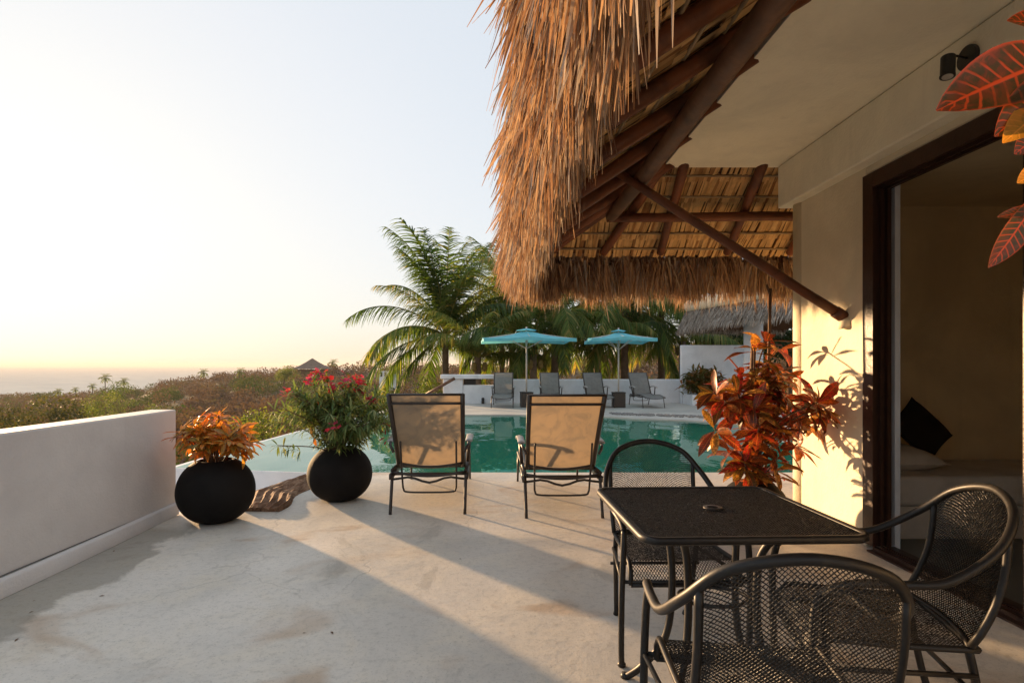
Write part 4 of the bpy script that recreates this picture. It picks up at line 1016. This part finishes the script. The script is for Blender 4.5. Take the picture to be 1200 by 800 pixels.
for i in range(5200):
    a=rng.uniform(-1.15,.95); d=35*(560/35)**(rng.uniform(0,1)**.75); rd=ridge(a)
    if d>rd*1.12: continue
    x=a*d; z=terr(np.array([x]),np.array([d]))[0]; s=rng.uniform(1.0,2.2)*(1+d/500)
    gn=math.sin(x*.04+d*.021+1.3)*math.cos(d*.035+x*.011)+.4*math.sin(x*.13+d*.09); base=rng.uniform(.0,.55)
    if gn>.62: base=rng.uniform(.62,1)
    if a<-.55 and rng.uniform()<.45: base=rng.uniform(.6,.95)
    pos.append(np.array([x,d,z+s*.5])); scl.append(s*1.25); tt.append(base)
for i in range(420):
    x=rng.uniform(-34,-5.8); y=rng.uniform(-6,34); s=rng.uniform(.6,1.5)
    z=float(terr(np.array([x]),np.array([max(y,1.)]))[0]) if y>16 else -5.2
    pos.append(np.array([x,y,max(z,-5.3)+s*.5])); scl.append(s*1.2); tt.append(rng.uniform(.2,.95))
me=scatter('hillside_scrub',pos,scl,tt,M['scrub'],150,sz=.7)
tag(link('hillside_scrub',me,M['scrub']),kind='stuff',label='dry brown and green scrub covering the hillside down to the sea')
def bush(px,py,d,s,mat,label,n=700,name='green_shrub',cat='shrub'):
    c=at(px,py,d); r=empty(name,(c.x,c.y,c.z-s*.8),label=label,cat=cat)
    pos=[np.array([rng.normal(0,.35)*s,rng.normal(0,.3)*s,s*.8+rng.normal(0,.22)*s]) for k in range(9)]
    me=scatter('foliage',pos,[s*rng.uniform(.4,.6) for _ in pos],[rng.uniform(.2,.9) for _ in pos],mat,n//4,sz=.55)
    o=link('foliage',me,mat,r); o['kind']='stuff'
    m=MB(); m.tube([V(0,0,-s*2),V(0,0,s*.6)],.06*s,6); m.build('trunk',M['stem'],r); return r
bush(308,500,16,.85,M['bush'],'bright green shrub behind the orange croton beyond the pool edge')
bush(350,496,18,.8,M['bush'],'bright green shrub behind the oleander to its left')
bush(430,492,22,1.0,M['bush'],'low green shrub just left of the tan lounger behind the pool')
bush(455,478,24,1.1,M['bush'],'green shrub at the base of the leftmost palm')
bush(500,462,23,1.0,M['bush'],'green shrub beside the wooden handrail')
def tree(px,py,d,rad,mat,label,nb=14):
    t=at(px,py,d); g=float(terr(np.array([t.x]),np.array([t.y]))[0])-.3; Hh=max(2.0,t.z-g); r=empty('tree',(t.x,t.y,g),label=label,cat='tree')
    pos=[];sc=[]
    for k in range(nb):
        q=(k+.5)/nb; w_=rad*math.sqrt(max(.1,1-(q*1.0)**2.2)); pos.append(np.array([rng.uniform(-.75,.75)*w_,rng.uniform(-.6,.6)*w_,Hh*(.12+.75*q)])); sc.append(min(rad*.42,Hh*.3)*rng.uniform(.8,1.2))
    me=scatter('crown',pos,sc,[rng.uniform(.1,.9) for _ in pos],mat,220,sz=.5); o=link('crown',me,mat,r); o['kind']='stuff'
    for k in range(3):
        m=MB(); a=k*2.1; m.tube([V(.1*math.cos(a),.1*math.sin(a),0),V(.3*rad*math.cos(a),.3*rad*math.sin(a),Hh*.6)],[.09,.04],6); m.build('trunk',M['stem'],r)
    return r
tree(62,467,50,3.6,M['bush2'],'broad dark green tree just beyond the middle of the parapet',20)
tree(5,474,44,3.2,M['bush2'],'green tree at the far left edge beyond the parapet')
tree(112,476,56,2.6,M['bush'],'rounded green tree beyond the parapet right of the broad tree')
tree(180,470,64,2.2,M['bush'],'small light green tree just past the end of the parapet')
tree(116,456,105,4.2,M['bush'],'yellow green tree climbing the slope toward the sea')
tree(138,446,150,4.4,M['bush'],'far yellow green tree under the small distant palms')
bush(333,440,170,3.6,M['bush'],'large olive green tree on the ridge left of the distant thatched roof',1200,'tree','tree')
bush(878,400,24,1.9,M['dkbush'],'dark leafy tree behind the pavilion column',1400,'tree','tree')
bush(925,396,22,1.7,M['dkbush'],'dark leafy tree right of the pavilion column',1400,'tree','tree')
bush(850,402,26,1.6,M['dkbush'],'dark leafy tree behind the tall white wall',1200,'tree','tree')
# small distant palms
def far_palm(px,py,d,s,label):
    c=at(px,py,d); g=terr(np.array([c.x]),np.array([c.y]))[0]; r=empty('distant_palm',(c.x,c.y,g),label=label,cat='palm tree',group='distant palms on the ridge')
    m=MB(); m.tube([V(0,0,-2),V(.2,0,(c.z-g)*.5),V(0,0,c.z-g)],.22,5); m.build('trunk',M['trunk'],r)
    for i in range(20):
        o=bpy.data.objects.new('frond',FR[(1,2,3,4,5)[i%5]][i%2]); col.objects.link(o); o.parent=r; o.location=V(0,0,c.z-g); o.rotation_euler=(0,0,i*2.4); o.scale=(s,)*3
for q in ((123,442,300,.85,'tallest distant palm against the sea'),(145,446,300,.7,'distant palm right of the tallest one against the sea'),(68,458,330,.7,'leftmost distant palm at the shoreline'),(108,452,320,.65,'short distant palm left of the tallest one'),(88,456,330,.6,'low distant palm second from the left at the shoreline'),(238,436,290,.75,'distant palm above the orange croton'),(281,435,280,.75,'distant palm on the ridge between croton and oleander'),(390,425,260,.7,'distant palm just right of the thatched ridge roof')): far_palm(*q)
# distant palapa roof and white villa
c=at(366,429,230); hp=empty('thatched_hut',(c.x,c.y,c.z-3),label='distant pointed brown thatched roof on the ridge behind the oleander',cat='hut')
m=MB(); ap=V(0,0,3+4.0); k=12; rim=[V(10.5*math.cos(i*6.283/k),7*math.sin(i*6.283/k),2.2) for i in range(k)]
for i in range(k):
    A,B=rim[i],rim[(i+1)%k]; m.grid([[ap.lerp(A,t)+V(0,0,-.4*math.sin(t*3.14)),ap.lerp(B,t)+V(0,0,-.4*math.sin(t*3.14))] for t in (0.03,.3,.6,1)])
m.build('roof',simple('far_thatch',(.17,.12,.09),.9,0,.3,.8,.3),hp)
m=MB(); m.box((-6,-4,-4),(6,4,1.9)); m.build('wall',M['stem'],hp)
c=at(452,434,150); vl=empty('white_villa',(c.x,c.y,c.z-3.2),label='distant white villa half hidden behind the leftmost palm fronds',cat='house')
m=MB(); m.box((-2.2,-3,-3),(1.8,3,4)); m.box((1.8,-2,-3),(4,3,3)); m.build('wall',M['white'],vl)
for x in (-1.3,.5):
    m=MB(); m.box((x-.45,-3.05,2.2),(x+.45,-2.98,3.8)); m.build('window',M['black'],vl)
vl.scale=(.6,.6,.75)
hp.scale=(.8,.8,.9)

# ================================================================== HAZE
m=MB(); m.box((-30500,-6500,-47),(30500,30500,34)); hz=bpy.data.materials.new('haze_air'); hz.use_nodes=True; nt=hz.node_tree; nt.nodes.clear()
vo=nt.nodes.new('ShaderNodeVolumePrincipled'); vo.inputs['Color'].default_value=(.80,.76,.72,1); vo.inputs['Density'].default_value=.00017; vo.inputs['Anisotropy'].default_value=.1
ot=nt.nodes.new('ShaderNodeOutputMaterial'); nt.links.new(vo.outputs[0],ot.inputs['Volume']); tag(m.build('haze',hz),kind='stuff',label='thin warm evening haze over the hillside and sea')
